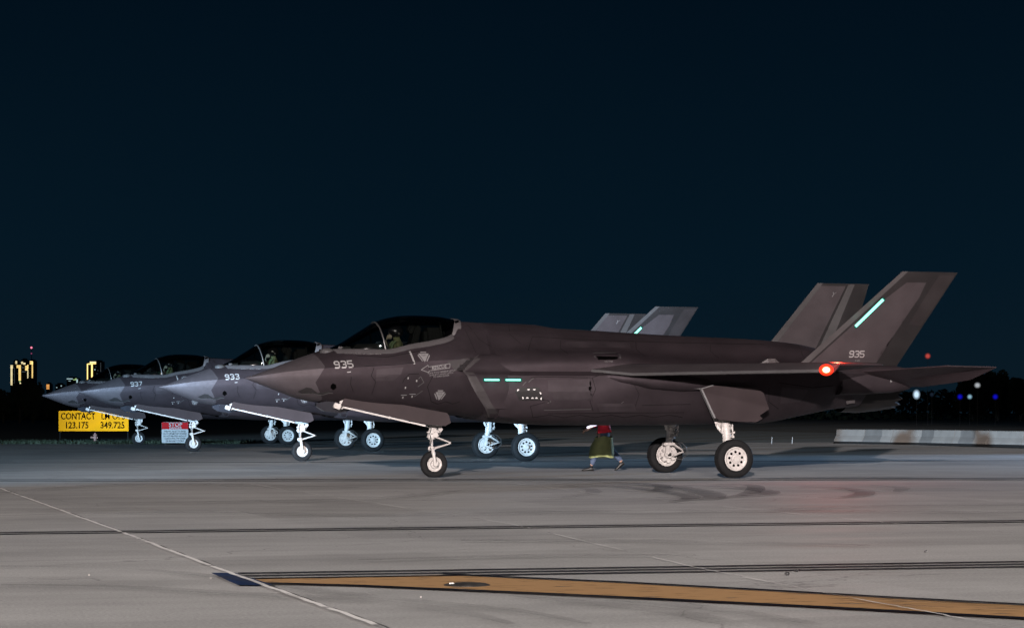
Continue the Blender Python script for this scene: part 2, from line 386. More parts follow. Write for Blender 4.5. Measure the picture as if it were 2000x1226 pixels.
def bvh_of(objs):
    vs, fs = [], []
    for o in objs:
        b = len(vs); vs += [v.co.copy() for v in o.data.vertices]; fs += [[b + i for i in p.vertices] for p in o.data.polygons]
    return BVHTree.FromPolygons(vs, fs)
def proj_bm(bm, bvh, off, y0=-8, fallback=-1.0):
    for v in bm.verts:
        hit = bvh.ray_cast(Vector((v.co.x, y0, v.co.z)), Vector((0, 1 if y0 < 0 else -1, 0)))
        y = hit[0].y if hit[0] is not None else fallback
        nn = hit[1] if hit[0] is not None else Vector((0, -1, 0))
        if nn.y > 0: nn = -nn
        v.co.y = y; v.co += nn * off * 1.0
def cut_grid(bm, step):
    xs = [v.co.x for v in bm.verts]; zs = [v.co.z for v in bm.verts]
    for ax, a, b in ((0, min(xs), max(xs)), (2, min(zs), max(zs))):
        k = math.ceil(a / step + 1e-6)
        while k * step < b:
            co = [0, 0, 0]; co[ax] = k * step; no = [0, 0, 0]; no[ax] = 1
            bmesh.ops.bisect_plane(bm, geom=bm.verts[:] + bm.edges[:] + bm.faces[:], plane_co=co, plane_no=no, dist=1e-6); k += 1
def decal(name, polys, m, parent, bvh, off=.004, step=.09):
    """painted marking: polygons given in the side plane (x, z), wrapped onto the skin"""
    bm = bmesh.new()
    for p in polys:
        try: bm.faces.new([bm.verts.new((x, 0, z)) for x, z in p])
        except ValueError: pass
    bmesh.ops.triangulate(bm, faces=[f for f in bm.faces if len(f.verts) > 4])
    cut_grid(bm, step); proj_bm(bm, bvh, off)
    me = bpy.data.meshes.new(name); bm.to_mesh(me); bm.free(); me.materials.append(m)
    return link(bpy.data.objects.new(name, me), parent)
def stroke(pts, w):
    """polyline -> quads in the side plane"""
    out = []
    for (x0, z0), (x1, z1) in zip(pts, pts[1:]):
        l = math.hypot(x1 - x0, z1 - z0) or 1; nx, nz = -(z1 - z0) / l * w / 2, (x1 - x0) / l * w / 2
        out.append([(x0 + nx, z0 + nz), (x1 + nx, z1 + nz), (x1 - nx, z1 - nz), (x0 - nx, z0 - nz)])
    return out
def text_bm(s, size, align='CENTER', bold=0, sx=1, shear=0):
    c = bpy.data.curves.new('t', 'FONT'); c.body = s; c.size = size; c.align_x = align; c.align_y = 'CENTER'; c.offset = bold; c.space_line = .95; c.resolution_u = 3
    o = bpy.data.objects.new('t', c); COL.objects.link(o); dg = bpy.context.evaluated_depsgraph_get()
    me = bpy.data.meshes.new_from_object(o.evaluated_get(dg)); bm = bmesh.new(); bm.from_mesh(me)
    bpy.data.objects.remove(o); bpy.data.meshes.remove(me); bpy.data.curves.remove(c)
    for v in bm.verts: v.co = Vector((v.co.x * sx, 0, v.co.y + v.co.x * sx * shear))
    return bm
def text_decal(name, s, size, x, z, m, parent, bvh, rot=0, bold=0, sx=1, off=.005, step=.08):
    bm = text_bm(s, size, bold=bold, sx=sx); c, sn = math.cos(rot), math.sin(rot)
    for v in bm.verts: v.co = Vector((x + v.co.x * c - v.co.z * sn, 0, z + v.co.x * sn + v.co.z * c))
    cut_grid(bm, step); proj_bm(bm, bvh, off)
    me = bpy.data.meshes.new(name); bm.to_mesh(me); bm.free(); me.materials.append(m)
    return link(bpy.data.objects.new(name, me), parent)
def numeral_polys(s, x, z, h, w=None, gap=.3, t=.17, rot=0):
    """block numerals with clipped corners, stroke polygons"""
    w = w or h * .62; c = .22 * w; out = []
    a, b, m_ = 0, h, h * .5; th = t * h
    G = {'9': [[(w, m_), (c, m_), (0, m_ + c), (0, b - c), (c, b), (w - c, b), (w, b - c), (w, c), (w - c, 0), (c * .6, 0), (0, c * .8)]],
         '3': [[(0, b - c * .8), (c * .8, b), (w - c, b), (w, b - c), (w, m_ + c * .8), (w - c * .8, m_), (w * .35, m_)], [(w - c * .8, m_), (w, m_ - c * .8), (w, c), (w - c, 0), (c * .8, 0), (0, c * .8)]],
         '5': [[(w, b), (0, b), (0, m_ + c * .3), (w - c, m_ + c * .3), (w, m_ - c * .7), (w, c), (w - c, 0), (c * .8, 0), (0, c * .8)]],
         '7': [[(0, b), (w, b), (w, b - c), (w * .35, 0)]],
         '0': [[(c, 0), (w - c, 0), (w, c), (w, b - c), (w - c, b), (c, b), (0, b - c), (0, c), (c, 0)]]}
    px = 0; co, si = math.cos(rot), math.sin(rot)
    for ch in s:
        for line in G[ch]:
            n = len(line)
            # mitred band
            L, Rr = [], []
            for i, (u, v) in enumerate(line):
                p = Vector((u, v)); d0 = (p - Vector(line[i-1])).normalized() if i else None; d1 = (Vector(line[i+1]) - p).normalized() if i < n - 1 else None
                d0 = d0 or d1; d1 = d1 or d0; n0, n1 = Vector((-d0.y, d0.x)), Vector((-d1.y, d1.x)); mm = (n0 + n1).normalized(); k = th / 2 / max(.5, mm.dot(n0))
                L.append(p + mm * k); Rr.append(p - mm * k)
            for i in range(n - 1): out.append([(q.x + px, q.y) for q in (L[i], L[i+1], Rr[i+1], Rr[i])])
        px += w + gap * h
    tot = px - gap * h
    return [[(x + (u - tot/2) * co - (v - h/2) * si, z + (u - tot/2) * si + (v - h/2) * co) for u, v in p] for p in out]

def make_wing(parent, sg):
    LE = [(1.4, 6.7), (1.75, 7.02), (2.2, 7.62), (5.2, 10.36), (5.35, 10.62)]; TE = [(1.4, 12.5), (5.2, 11.80), (5.35, 11.72)]
    ip = lambda t, y: float(np.interp(y, [a for a, b in t], [b for a, b in t]))
    rings = []
    for y in (1.4, 1.75, 2.2, 2.8, 3.6, 4.4, 5.0, 5.2, 5.35):
        l, c = ip(LE, y), ip(TE, y) - ip(LE, y); th = .13 * (c / 5.0) + .035; d = .11 * min(1, max(.0, (y - 1.6) / .5)); zc = 2.275 + .01 * (y - 2)
        if y > 5.3: th *= .4
        f = min(.17, .55 / c + .02)
        P = [(0, -d - .042), (0, -d + .014), (f, th * .55), (f + .02, th * .62), (.5, th * .6), (.78, th * .4), (1, .012), (1, -.012), (.78, -th * .35), (.5, -th * .5), (f, -th * .4), (.05, -d - .055)]
        rings.append([Vector((l + a * c, sg * -y, zc + b)) for a, b in P])
    mb = MB(); mb.loft(rings); o = mb.build('wing', [M['ram'], M['edge'], M['panel']], parent, smooth=25)
    for i, p in enumerate(o.data.polygons):
        if i % 12 in (0, 11) and i < 96: p.material_index = 1
        if i % 12 == 1 and i < 96: p.material_index = 2
    return o
FZ0, FZ1 = 2.30, 4.38
def fin_pt(u, v, side, sg):
    z = FZ0 + (FZ1 - FZ0) * v; l = 11.62 + (13.756 - 11.62) * v; t = 14.0 + (15.07 - 14.0) * v; y = 1.29 + (2.16 - 1.29) * v
    th = (.075 * (1 - v) + .028 * v) * (1 - abs(2 * u - 1) ** 2.2)
    return Vector((l + (t - l) * u, -sg * (y + side * th), z + 0 * th))
def make_fin(parent, sg):
    mb = MB(); U = [0, .04, .1, .2, .35, .5, .65, .8, .92, 1]; rings = []
    for v in np.linspace(0, 1, 5):
        rings.append([fin_pt(u, v, 1, sg) for u in U] + [fin_pt(u, v, -1, sg) for u in reversed(U[1:-1])])
    mb.loft(rings); o = mb.build('tail_fin', [M['dark']], parent, smooth=30)
    side = 1 if sg > 0 else -1      # the face turned to the camera side
    def patch(name, poly, m, off=.004, step=.12):
        bm = bmesh.new(); bm.faces.new([bm.verts.new((u, 0, v)) for u, v in poly]); bmesh.ops.triangulate(bm, faces=bm.faces[:]); cut_grid(bm, step)
        for w in bm.verts:
            q = fin_pt(w.co.x, w.co.z, side, sg); w.co = q + Vector((0, -off, 0))
        me = bpy.data.meshes.new(name); bm.to_mesh(me); bm.free(); me.materials.append(m); return link(bpy.data.objects.new(name, me), o)
    patch('leading_edge_strip', [(0.0, .0), (.075, 0), (.10, 1), (0.0, 1)], M['edge'])
    if sg > 0:
        patch('fin_panel', [(.26, .89), (.58, .89), (.66, .74), (.64, .36), (.76, .07), (.10, .07), (.12, .45), (.19, .73)], M['panel'])
        patch('rudder_panel', [(.70, .97), (.98, .97), (.97, .45), (.80, .47)], M['ruddp'], step=.2)
    else:
        patch('fin_panel', [(.10, .97), (.56, .97), (.58, .03), (.08, .03)], M['panel'])
        patch('hinge_strip', [(.60, .99), (.72, .99), (.74, .03), (.62, .03)], M['edge'])
        for (u, v, a) in ((.42, .88, .5), (.42, .88, 2.6), (.42, .88, -1.57)):
            k = .035; bmp = [(u - .006, v), (u + .006, v), (u + .006 + k * math.cos(a), v + k * math.sin(a)), (u - .006 + k * math.cos(a), v + k * math.sin(a))]
            patch('fin_emblem', bmp, M['mark2'], off=.008)
    if sg > 0:
        mb = MB(); a, b = fin_pt(.165, .44, 1, 1), fin_pt(.165, .715, 1, 1); d = Vector((0, -.012, 0)); w = Vector((.022, 0, -.02))
        mb.prism([a - w + d, b - w + d, b + w + d, a + w + d], (0, .02, 0)); mb.build('formation_light', M['cyan'], o); mb = MB(); w = w * 1.45; e_ = (b - a).normalized() * .03; d = Vector((0, -.006, 0)); mb.prism([a - w + d - e_, b - w + d + e_, b + w + d + e_, a + w + d - e_], (0, .01, 0)); mb.build('light_halo', M['teal'], o)
    return o
def make_stab(parent, sg):
    P = [(12.9, 1.45, 2.24), (13.04, 1.62, 2.25), (14.15, 3.42, 2.34), (15.28, 3.45, 2.32), (14.96, 2.9, 2.07), (14.72, 2.6, 2.01), (14.36, 1.9, 1.93), (14.2, 1.45, 1.94)]
    mb = MB(); C_ = Vector((13.95, -sg * 2.1, 2.14)); top, bot = [], []
    vt = [mb.bm.verts.new((x, -sg * y, z + .012)) for x, y, z in P]; vb = [mb.bm.verts.new((x, -sg * y, z - .012)) for x, y, z in P]
    ct, cb = mb.bm.verts.new(C_ + Vector((0, 0, .05))), mb.bm.verts.new(C_ - Vector((0, 0, .05)))
    for i in range(len(P)):
        j = (i + 1) % len(P); mb.bm.faces.new((vt[i], vt[j], ct)); mb.bm.faces.new((vb[j], vb[i], cb)); mb.bm.faces.new((vt[i], vb[i], vb[j], vt[j]))
    return mb.build('stabilator', M['ram'], parent, smooth=20)
def make_boom(parent, sg):
    mb = MB(); rings = []
    for x, y0, y1, z0, z1 in ((12.6, .95, 1.66, 1.75, 2.36), (13.2, 1.0, 1.66, 1.76, 2.39), (13.9, 1.1, 1.62, 1.80, 2.39), (14.25, 1.2, 1.52, 1.86, 2.33), (14.42, 1.25, 1.45, 1.95, 2.28)):
        ym, zm, a, b = (y0 + y1) / 2, (z0 + z1) / 2, (y1 - y0) / 2, (z1 - z0) / 2
        rings.append([Vector((x, -sg * (ym + a * math.copysign(abs(math.cos(t)) ** .6, math.cos(t))), zm + b * math.copysign(abs(math.sin(t)) ** .6, math.sin(t)))) for t in [2 * math.pi * k / 20 for k in range(20)]])
    mb.loft(rings); o = mb.build('tail_boom', M['ram'], parent, smooth=40)
    for c_ in ((14.30, -sg * 1.53, 2.28), (13.75, -sg * 1.635, 2.04)): mb = MB(); mb.sphere(c_, .026, 10, 6); mb.build('static_port', M['mark2'], o, smooth=60)
    return o
def make_nozzle(parent):
    mb = MB(); n = 15; prof = [(13.3, .58), (13.7, .60), (14.15, .56), (14.5, .49)]; rings = []
    for x, r in prof:
        rg = []
        for k in range(n * 4):
            t = 2 * math.pi * k / (n * 4); saw = .16 * abs((k % 4) - 2) / 2 if x > 14.4 else 0
            rg.append(Vector((x + saw, r * math.cos(t), 1.96 + r * math.sin(t))))
        rings.append(rg)
    rings += [[Vector((p.x - .01, p.y * .9, 1.96 + (p.z - 1.96) * .9)) for p in rings[-1]], [Vector((13.4, p.y * .8, 1.96 + (p.z - 1.96) * .8)) for p in rings[0]]]
    mb.loft(rings, cap=False); return mb.build('engine_nozzle', M['nozzle'], parent, smooth=15)

def wheel(parent, c, r, w, rim_r, holes, tn='wheel'):
    """tyre with rounded shoulders, tread grooves; rim with lightening holes on both faces"""
    c = Vector(c); h = w / 2
    mb = MB(); pr = [(rim_r, -h * .72), (rim_r + .02, -h * .86), (r * .72, -h), (r * .86, -h * .98), (r * .945, -h * .86), (r * .985, -h * .68), (r, -h * .5)]
    for g_ in (-.36, -.12, .12, .36): pr += [(r, h * (g_ - .035)), (r * .975, h * (g_ - .03)), (r * .975, h * (g_ + .03)), (r, h * (g_ + .035))]
    pr += [(a, -b) for a, b in reversed(pr[:7])]
    pr += [(rim_r, 0)]
    mb.lathe(pr, c, 'y', 56, close=True)
    for v in mb.bm.verts:            # the tyre sits flat on the ground
        if v.co.z < .012: v.co.z = .012 - (.012 - v.co.z) * .1
    ty = mb.build(tn, M['tyre'], parent, smooth=35)
    for s in (-1, 1):
        mb = MB(); q = s
        mb.lathe([(rim_r * 1.03, h * .70 * q), (rim_r * 1.04, h * .84 * q), (rim_r * .97, h * .86 * q), (rim_r * .90, h * .74 * q), (rim_r * .80, h * .70 * q), (rim_r * .78, h * .62 * q), (rim_r * .70, h * .62 * q), (rim_r * .40, h * .70 * q), (rim_r * .36, h * .80 * q), (rim_r * .16, h * .82 * q), (.001, h * .80 * q)], c, 'y', 48)
        mb.mark(0)
        if holes:
            for k in range(holes):
                t = 2 * math.pi * (k + .3) / holes; p = c + Vector((math.cos(t) * rim_r * .60, h * .645 * q, math.sin(t) * rim_r * .60))
                mb.tube(p - Vector((0, .02 * q, 0)), p + Vector((0, .016 * q, 0)), rim_r * .115, n=12)
            mb.mark(1)
            for k in range(holes):
                t = 2 * math.pi * (k + .8) / holes; p = c + Vector((math.cos(t) * rim_r * .86, h * .74 * q, math.sin(t) * rim_r * .86))
                mb.tube(p - Vector((0, .02 * q, 0)), p + Vector((0, .010 * q, 0)), rim_r * .03, n=6)
            mb.mark(2)
            mb.lathe([(rim_r * .765, h * .625 * q), (rim_r * .765, h * .66 * q), (rim_r * .735, h * .66 * q), (rim_r * .735, h * .625 * q)], c, 'y', 48, close=True); mb.lathe([(rim_r * .405, h * .70 * q), (rim_r * .405, h * .725 * q), (rim_r * .38, h * .725 * q), (rim_r * .38, h * .70 * q)], c, 'y', 40, close=True)
            mb.mark(2)
            mb.prism([c + Vector((math.cos(a) * rim_r * .27, h * .82 * q, math.sin(a) * rim_r * .27)) for a in (R(90), R(210), R(330))], (0, .008 * q, 0)); mb.mark(3)
        mb.build('rim', [M['gear'], M['hole'], M['geardark'], M['mark']], ty, smooth=35)
    return ty

def make_nose_gear(parent):
    X = 3.98; mb = MB()
    # upper housing with drag-brace lugs, steering collar
    mb.tube((3.95, 0, 1.30), (3.95, 0, .93), .085, .075, 20); mb.box((4.05, -.02, 1.03), (.17, .16, .17), bev=.02); mb.box((3.98, 0, 1.10), (.34, .24, .06), bev=.012)
    mb.tube((3.84, -.10, 1.09), (3.84, .10, 1.09), .035, n=12); mb.tube((4.10, -.13, 1.02), (4.10, .13, 1.02), .045, n=14)
    for z, r in ((.955, .10), (.90, .085), (.865, .10), (.83, .075)): mb.tube((3.935, 0, z + .018), (3.935, 0, z - .018), r, n=20)
    mb.box((4.0, -.06, .90), (.10, .07, .10), bev=.012); mb.tube((3.87, -.08, .92), (3.87, -.08, .84), .022, n=10)
    mb.tube((3.99, -.09, 1.06), (4.06, -.09, .88), .014, n=8); mb.tube((3.90, -.10, 1.04), (3.89, -.10, .86), .010, n=8)
    # fork knuckle and bent leg down to the axle
    mb.box((3.935, 0, .615), (.10, .18, .08), bev=.015); mb.box((3.88, -.05, .62), (.06, .05, .07), bev=.008)
    for s in (-1, 1):
        mb.path([(3.935, s * .07, .63), (3.945, s * .135, .52), (3.965, s * .145, .40), (3.985, s * .14, .285)], [.036, .040, .034, .030], 12)
        mb.tube((3.985, s * .10, .285), (3.985, s * .172, .285), .045, n=18)
    mb.tube((3.985, -.17, .285), (3.985, .17, .285), .022, n=12)
    st = mb.build('nose_gear', M['gear'], parent, smooth=35)
    mb = MB(); mb.tube((3.935, 0, .86), (3.935, 0, .62), .034, n=18); mb.build('oleo', M['gear'], st, smooth=40)
    for z0, nm in ((.865, 'upper'), (.615, 'lower')):
        mb = MB(); z1 = .725
        for s in (-1, 1): mb.path([(3.99, s * .055, z0), (4.18, s * .035, (z0 + z1) / 2), (4.37, s * .006, z1)], [.020, .018, .014], 8)
        mb.tube((3.985, -.07, z0), (3.985, .07, z0), .024, n=12); mb.tube((4.37, -.03, z1), (4.37, .03, z1), .018, n=10)
        mb.build('torque_link', M['gear'], st, smooth=40)
    mb = MB(); mb.path([(3.90, -.11, 1.05), (3.87, -.12, .92), (3.90, -.10, .80), (3.90, -.06, .66)], .010, 6); mb.build('hydraulic_hose', M['geardark'], st, smooth=50)
    mb = MB(); mb.path([(4.05, -.115, 1.02), (4.10, -.13, .93), (4.04, -.11, .86)], .008, 6); mb.build('hydraulic_hose', M['geardark'], st, smooth=50)
    mb = MB(); mb.box((4.05, -.103, 1.03), (.06, .004, .05)); mb.build('placard', M['geardark'], st)
    mb = MB(); mb.lathe([(.095, -.088), (.095, -.094), (.088, -.094), (.088, -.088)], (3.985, 0, .285), 'y', 40, close=True); mb.build('rim_groove', M['geardark'], st)
    wheel(st, (3.985, 0, .285), .285, .19, .150, 0)
    # taxi light block and brace at the front of the bay
    mb = MB(); mb.box((1.83, -.42, 1.50), (.15, .10, .11), Matrix.Rotation(R(20), 4, 'Y'), .015); mb.box((1.93, -.40, 1.60), (.10, .04, .035), Matrix.Rotation(R(-25), 4, 'Y'))
    mb.tube((1.85, -.40, 1.50), (2.02, -.40, 1.66), .016, n=8); mb.tube((1.93, -.40, 1.44), (1.99, -.40, 1.54), .012, n=8)
    mb.build('bay_bracket', M['gear'], st, smooth=35)
    return st
def make_nose_door(parent):
    yb = -.50; P = [(1.90, 1.52), (1.95, 1.64), (2.02, 1.70), (2.4, 1.655), (2.9, 1.585), (3.5, 1.475), (4.14, 1.36), (4.18, 1.30), (4.215, 1.155), (4.09, 1.09), (3.70, 1.12)]
    mb = MB(); lean = lambda x, z: (x, yb - (1.55 - z) * .12, z)
    mb.prism([lean(*p) for p in P], (0, .03, 0)); o = mb.build('nose_gear_door', M['door'], parent)
    mb = MB(); a, b = Vector(lean(1.90, 1.505)), Vector(lean(3.70, 1.105)); d = (b - a)
    for t0, t1 in ((.02, .545), (.575, .985)):
        p, q = a + d * t0, a + d * t1; mb.prism([p, q, q + Vector((0, .0, -.035)), p + Vector((0, 0, -.035))], (0, .05, 0))
    mb.tube(a + d * .56 + Vector((0, -.006, -.018)), a + d * .56 + Vector((0, .05, -.018)), .028, n=12)
    mb.build('door_edge', M['gear'], o); return o

def make_main_gear(parent, sg):
    s = -sg; Y = lambda y: s * y; mb = MB(); XW = 9.93
    mb.path([(XW - .03, Y(1.52), 1.32), (XW, Y(1.60), 1.12), (XW - .01, Y(1.68), .88), (XW - .03, Y(1.72), .70)], [.105, .10, .085, .08], 18)
    for k, (z, r) in enumerate(((1.10, .118), (1.02, .11), (.93, .108), (.86, .10), (.80, .105))):
        mb.tube((XW, Y(1.60 + (1.12 - z) * .28), z + .014), (XW, Y(1.60 + (1.12 - z) * .28), z - .014), r, n=20)
    mb.path([(XW - .22, Y(1.50), 1.26), (XW - .15, Y(1.56), 1.05), (XW - .06, Y(1.63), .92)], [.030, .040, .030], 10)
    mb.box((XW - .12, Y(1.56), 1.14), (.14, .05, .12), Matrix.Rotation(R(25), 4, 'Y'), .01)
    for x_, y_, z_ in ((.13, -.02, 1.04), (.15, .03, .95), (-.11, .05, 1.0), (.13, .05, .86), (.11, -.04, .90)):
        mb.box((XW + x_, Y(1.62 + y_), z_), (.06, .06, .05), bev=.008)
    mb.tube((XW + .15, Y(1.60), 1.12), (XW + .14, Y(1.66), .84), .014, n=8); mb.tube((XW - .10, Y(1.66), 1.06), (XW - .09, Y(1.70), .80), .010, n=8)
    mb.tube((XW + .03, Y(1.52), 1.10), (XW + .03, Y(1.56), .80), .010, n=8)
    # lower crosshead, trailing leg and axle
    mb.box((XW - .03, Y(1.74), .665), (.27, .17, .075), bev=.02); mb.box((XW - .045, Y(1.77), .53), (.085, .11, .25), bev=.02)
    mb.box((XW - .02, Y(1.78), .425), (.17, .12, .14), bev=.03); mb.tube((XW, Y(1.72), .405), (XW, Y(2.2), .405), .055, n=16)
    st = mb.build('main_gear', M['gear'], parent, smooth=35)
    mb = MB(); mb.tube((XW - .02, Y(1.70), .80), (XW - .03, Y(1.72), .68), .066, n=20); mb.build('oleo', M['gear'], st, smooth=40)
    for z0 in (.66, .40):
        mb = MB()
        for d in (-.06, .06): mb.path([(XW + .06, Y(1.72 + d), z0), (XW + .20, Y(1.72 + d * .6), (z0 + .49) / 2), (XW + .345, Y(1.72), .49)], [.024, .020, .016], 8)
        mb.tube((XW + .345, Y(1.68), .49), (XW + .345, Y(1.76), .49), .02, n=10); mb.build('torque_link', M['gear'], st, smooth=40)
    mb = MB()
    mb.path([(XW + .09, Y(1.66), .72), (XW + .22, Y(1.62), .71), (XW + .36, Y(1.62), .58), (XW + .37, Y(1.62), .42), (XW + .25, Y(1.64), .31), (XW + .12, Y(1.70), .33)], .009, 6)
    mb.path([(XW + .09, Y(1.66), .70), (XW + .20, Y(1.60), .64), (XW + .33, Y(1.62), .44)], .008, 6); mb.build('brake_hose', M['geardark'], st, smooth=50)
    mb = MB()   # brake pack inside the wheel
    for k in range(7):
        t = R(20 + k * 51.4); mb.tube((XW + .135 * math.cos(t), Y(1.84), .405 + .135 * math.sin(t)), (XW + .135 * math.cos(t), Y(1.93), .405 + .135 * math.sin(t)), .045, n=14)
    mb.tube((XW, Y(1.87), .405), (XW, Y(1.95), .405), .12, n=24); mb.build('brake', M['gear'], st, smooth=35)
    # wheel (rim made open on the inboard side by the brake pack standing proud)
    wheel(st, (XW, Y(2.05), .405), .405, .29, .240, 9)
    return st
def make_main_door(parent, sg):
    s = -sg; P = [(9.165, 1.86), (9.45, 1.93), (9.60, 1.925), (10.40, 1.885), (10.56, 1.78), (10.71, 1.44), (10.50, 1.31), (10.575, 1.24), (10.43, 1.17), (10.1, 1.175), (9.62, 1.215), (9.5, 1.26)]
    mb = MB(); mb.prism([(x, s * (2.12 + (z - 1.6) * .15), z) for x, z in P], (0, -s * .035, 0)); o = mb.build('main_gear_door', M['door'], parent)
    mb = MB(); mb.prism([(x, s * (2.125 + (z - 1.6) * .15), z) for x, z in ((9.145, 1.862), (9.185, 1.862), (9.52, 1.255), (9.48, 1.255))], (0, -s * .09, 0))
    mb.prism([(x, s * (2.125 + (z - 1.6) * .15), z) for x, z in ((9.0, 1.862), (9.165, 1.875), (9.42, 1.945), (9.42, 1.925), (9.165, 1.855))], (0, -s * .05, 0))
    mb.build('door_edge', M['mark2'], o); return o

NUMS = {}
def make_jet():
    J = thing('fighter_jet', None, 'fighter jet')
    fu = make_fuselage(J); it = make_intake(J, 1); make_intake(J, -1)
    make_canopy(J)
    wl, wr = make_wing(J, 1), make_wing(J, -1)
    f1, f2 = make_fin(J, 1), make_fin(J, -1)
    for s in (1, -1): make_stab(J, s); make_boom(J, s)
    make_nozzle(J); make_nose_gear(J); make_nose_door(J)
    for s in (1, -1): make_main_gear(J, s); make_main_door(J, s)
    B = bvh_of([fu, it]); BF = bvh_of([f1])
    D = lambda n, p, m, **k: decal(n, p, m, fu, B, **k)
    # cockpit interior: glare shield, displays, ejection seat
    mb = MB(); mb.prism([(1.95, .28, 2.45), (2.25, .36, 2.78), (2.70, .38, 2.80), (2.78, .38, 2.45)], (0, -.7, 0))
    mb.box((3.50, 0, 2.72), (.14, .42, .95), Matrix.Rotation(R(14), 4, 'Y'), .03); mb.box((3.49, 0, 3.14), (.16, .26, .22), Matrix.Rotation(R(14), 4, 'Y'), .04)
    mb.box((3.95, 0, 2.90), (.45, .5, .5), bev=.08); mb.box((2.62, -.44, 2.6), (.5, .1, .14), bev=.02); mb.tube((4.08, -.40, 2.86), (4.02, -.36, 3.24), .022, n=8)
    mb.build('cockpit', M['tub'], J, smooth=35)
    for y_ in (-.20, .16): mb = MB(); mb.box((2.80, y_, 2.73), (.015, .17, .13)); mb.build('display', M['screen'], J)
    # fairing band under the glass, raised cowl behind the windshield, spine panel
    band = [(1.50, 2.60), (1.66, 2.655), (2.78, 2.650), (3.33, 2.765), (3.875, 2.865), (4.235, 2.985), (4.36, 3.235), (4.50, 3.235), (4.36, 2.90), (3.9, 2.775), (3.33, 2.655), (2.86, 2.545), (2.4, 2.54), (1.8, 2.565)]
    mb = MB(); ra, rb = [], []
    for x in np.linspace(1.55, 4.24, 36):
        zs, ws, wc, zc = pc(SILL_Z, x), pc(SILL_W, x), pc(CH_W, x), pc(CH_Z, x); wd = .12 + .01 * math.sin(x * 2)
        sl = math.hypot(wc - ws, zs - zc); kk_ = min(.42, wd / max(.15, zs - zc) )
        f_ = lambda k: (ws + (wc - ws) * (k + .07 * math.sin(k * math.pi)) + .006, zs + (zc - zs) * (k - .06 * math.sin(k * math.pi)) + .006)
        (y0, z0), (y1, z1) = f_(.0), f_(kk_); y0 += .010; y1 += .006
        ra.append([(x, -y0 + .03, z0 + .004), (x, -y0, z0), (x, -(y0 + y1) / 2 - .005, (z0 + z1) / 2), (x, -y1, z1)]); rb.append([(a, -b, c) for a, b, c in reversed(ra[-1])])
    mb.loft([[Vector(p) for p in r] for r in ra], cap=False, closed=False); mb.loft([[Vector(p) for p in r] for r in rb], cap=False, closed=False); mb.build('canopy_fairing', M['frame'], fu, smooth=40)
    mb = MB(); rg = []
    for x0, a_, w, zs, zt in ((4.215, .13, .585, 2.955, 3.335), (4.22, .13, .60, 2.955, 3.352), (4.30, .12, .612, 2.925, 3.342), (4.375, .11, .628, 2.90, 3.326), (4.385, .11, .60, 2.88, 3.30)):
        rg.append([Vector((x0 + a_ * math.sin(math.pi * k / 28), -w * math.copysign(abs(math.cos(math.pi * k / 28)) ** .8, math.cos(math.pi * k / 28)), zs + (zt - zs) * abs(math.sin(math.pi * k / 28)) ** .85)) for k in range(29)])
    mb.loft(rg, cap=False, closed=False); mb.build('canopy_frame', M['frame'], fu, smooth=45)
    mb = MB(); mb.sphere((1.66, -.22, 2.615), .14, 16, 8, (1.15, 1.0, .62)); mb.box((2.0, -.33, 2.70), (.26, .05, .055), bev=.01); mb.build('windshield_fairing', M['edge'], fu, smooth=50)
    D('spine_panel', [[(6.55, 3.16), (7.3, 3.135), (7.3, 3.12), (6.66, 3.09)]], M['edge'])
    # intake lip band, upper shoulder tape
    D('intake_tape', [[(4.28, 2.225), (4.62, 2.47), (4.5, 2.50), (3.98, 2.42), (4.15, 2.24)], ], M['band'], step=.05)
    D('intake_band', [[(4.25, 2.19), (4.41, 2.19), (4.58, 1.88), (4.82, 1.50), (4.98, 1.34), (4.78, 1.36), (4.44, 1.80)]], M['band'], step=.05)
    # static port, lens of the nose sensor with its faceted surround
    D('sensor_port', [[(1.70, 1.97), (1.76, 1.935), (1.775, 1.875), (1.72, 1.83), (1.66, 1.87), (1.66, 1.93)]], M['hole'])
    D('nose_light', [[(1.96, 2.20), (2.04, 2.21), (2.04, 2.19), (1.97, 2.183)]], M['mark'])
    D('nose_aperture', [[(1.02, 1.80), (1.18, 1.885), (1.28, 1.87), (1.42, 1.77), (1.72, 1.83), (1.60, 1.765), (1.44, 1.735), (1.25, 1.765), (1.1, 1.765)]], M['dark'], step=.05)
    D('aperture_edge', stroke([(1.00, 1.76), (1.12, 1.745), (1.3, 1.765), (1.44, 1.735), (1.52, 1.73), (1.64, 1.77), (1.72, 1.765)], .012), M['line'], step=.05)
    mb = MB(); rg = []
    for x, w, z0, z1 in ((1.46, .10, 1.56, 1.50), (1.62, .26, 1.60, 1.40), (1.95, .30, 1.60, 1.36), (2.2, .18, 1.55, 1.42)): rg.append([Vector((x, -w, z0)), Vector((x, -w * .5, z1)), Vector((x, w * .5, z1)), Vector((x, w, z0))])
    mb.loft(rg); mb.build('sensor_window', M['screen0'], fu)
    # side formation lights, each over its painted halo
    for x0, x1 in ((4.62, 4.94), (5.07, 5.39)):
        z = 2.032; D('light_halo', [[(x0 - .022, z - .036), (x1 + .022, z - .036), (x1 + .022, z + .036), (x0 - .022, z + .036)]], M['teal'], off=.008)
        D('formation_light', [[(x0, z + .010), (x0 + .008, z + .018), (x1 - .008, z + .018), (x1, z + .010), (x1, z - .010), (x1 - .008, z - .018), (x0 + .008, z - .018), (x0, z - .010)]], M['cyan'], off=.012)
    # bulged fairing where the wing meets the body, over the main gear bay
    mb = MB(); rg = []
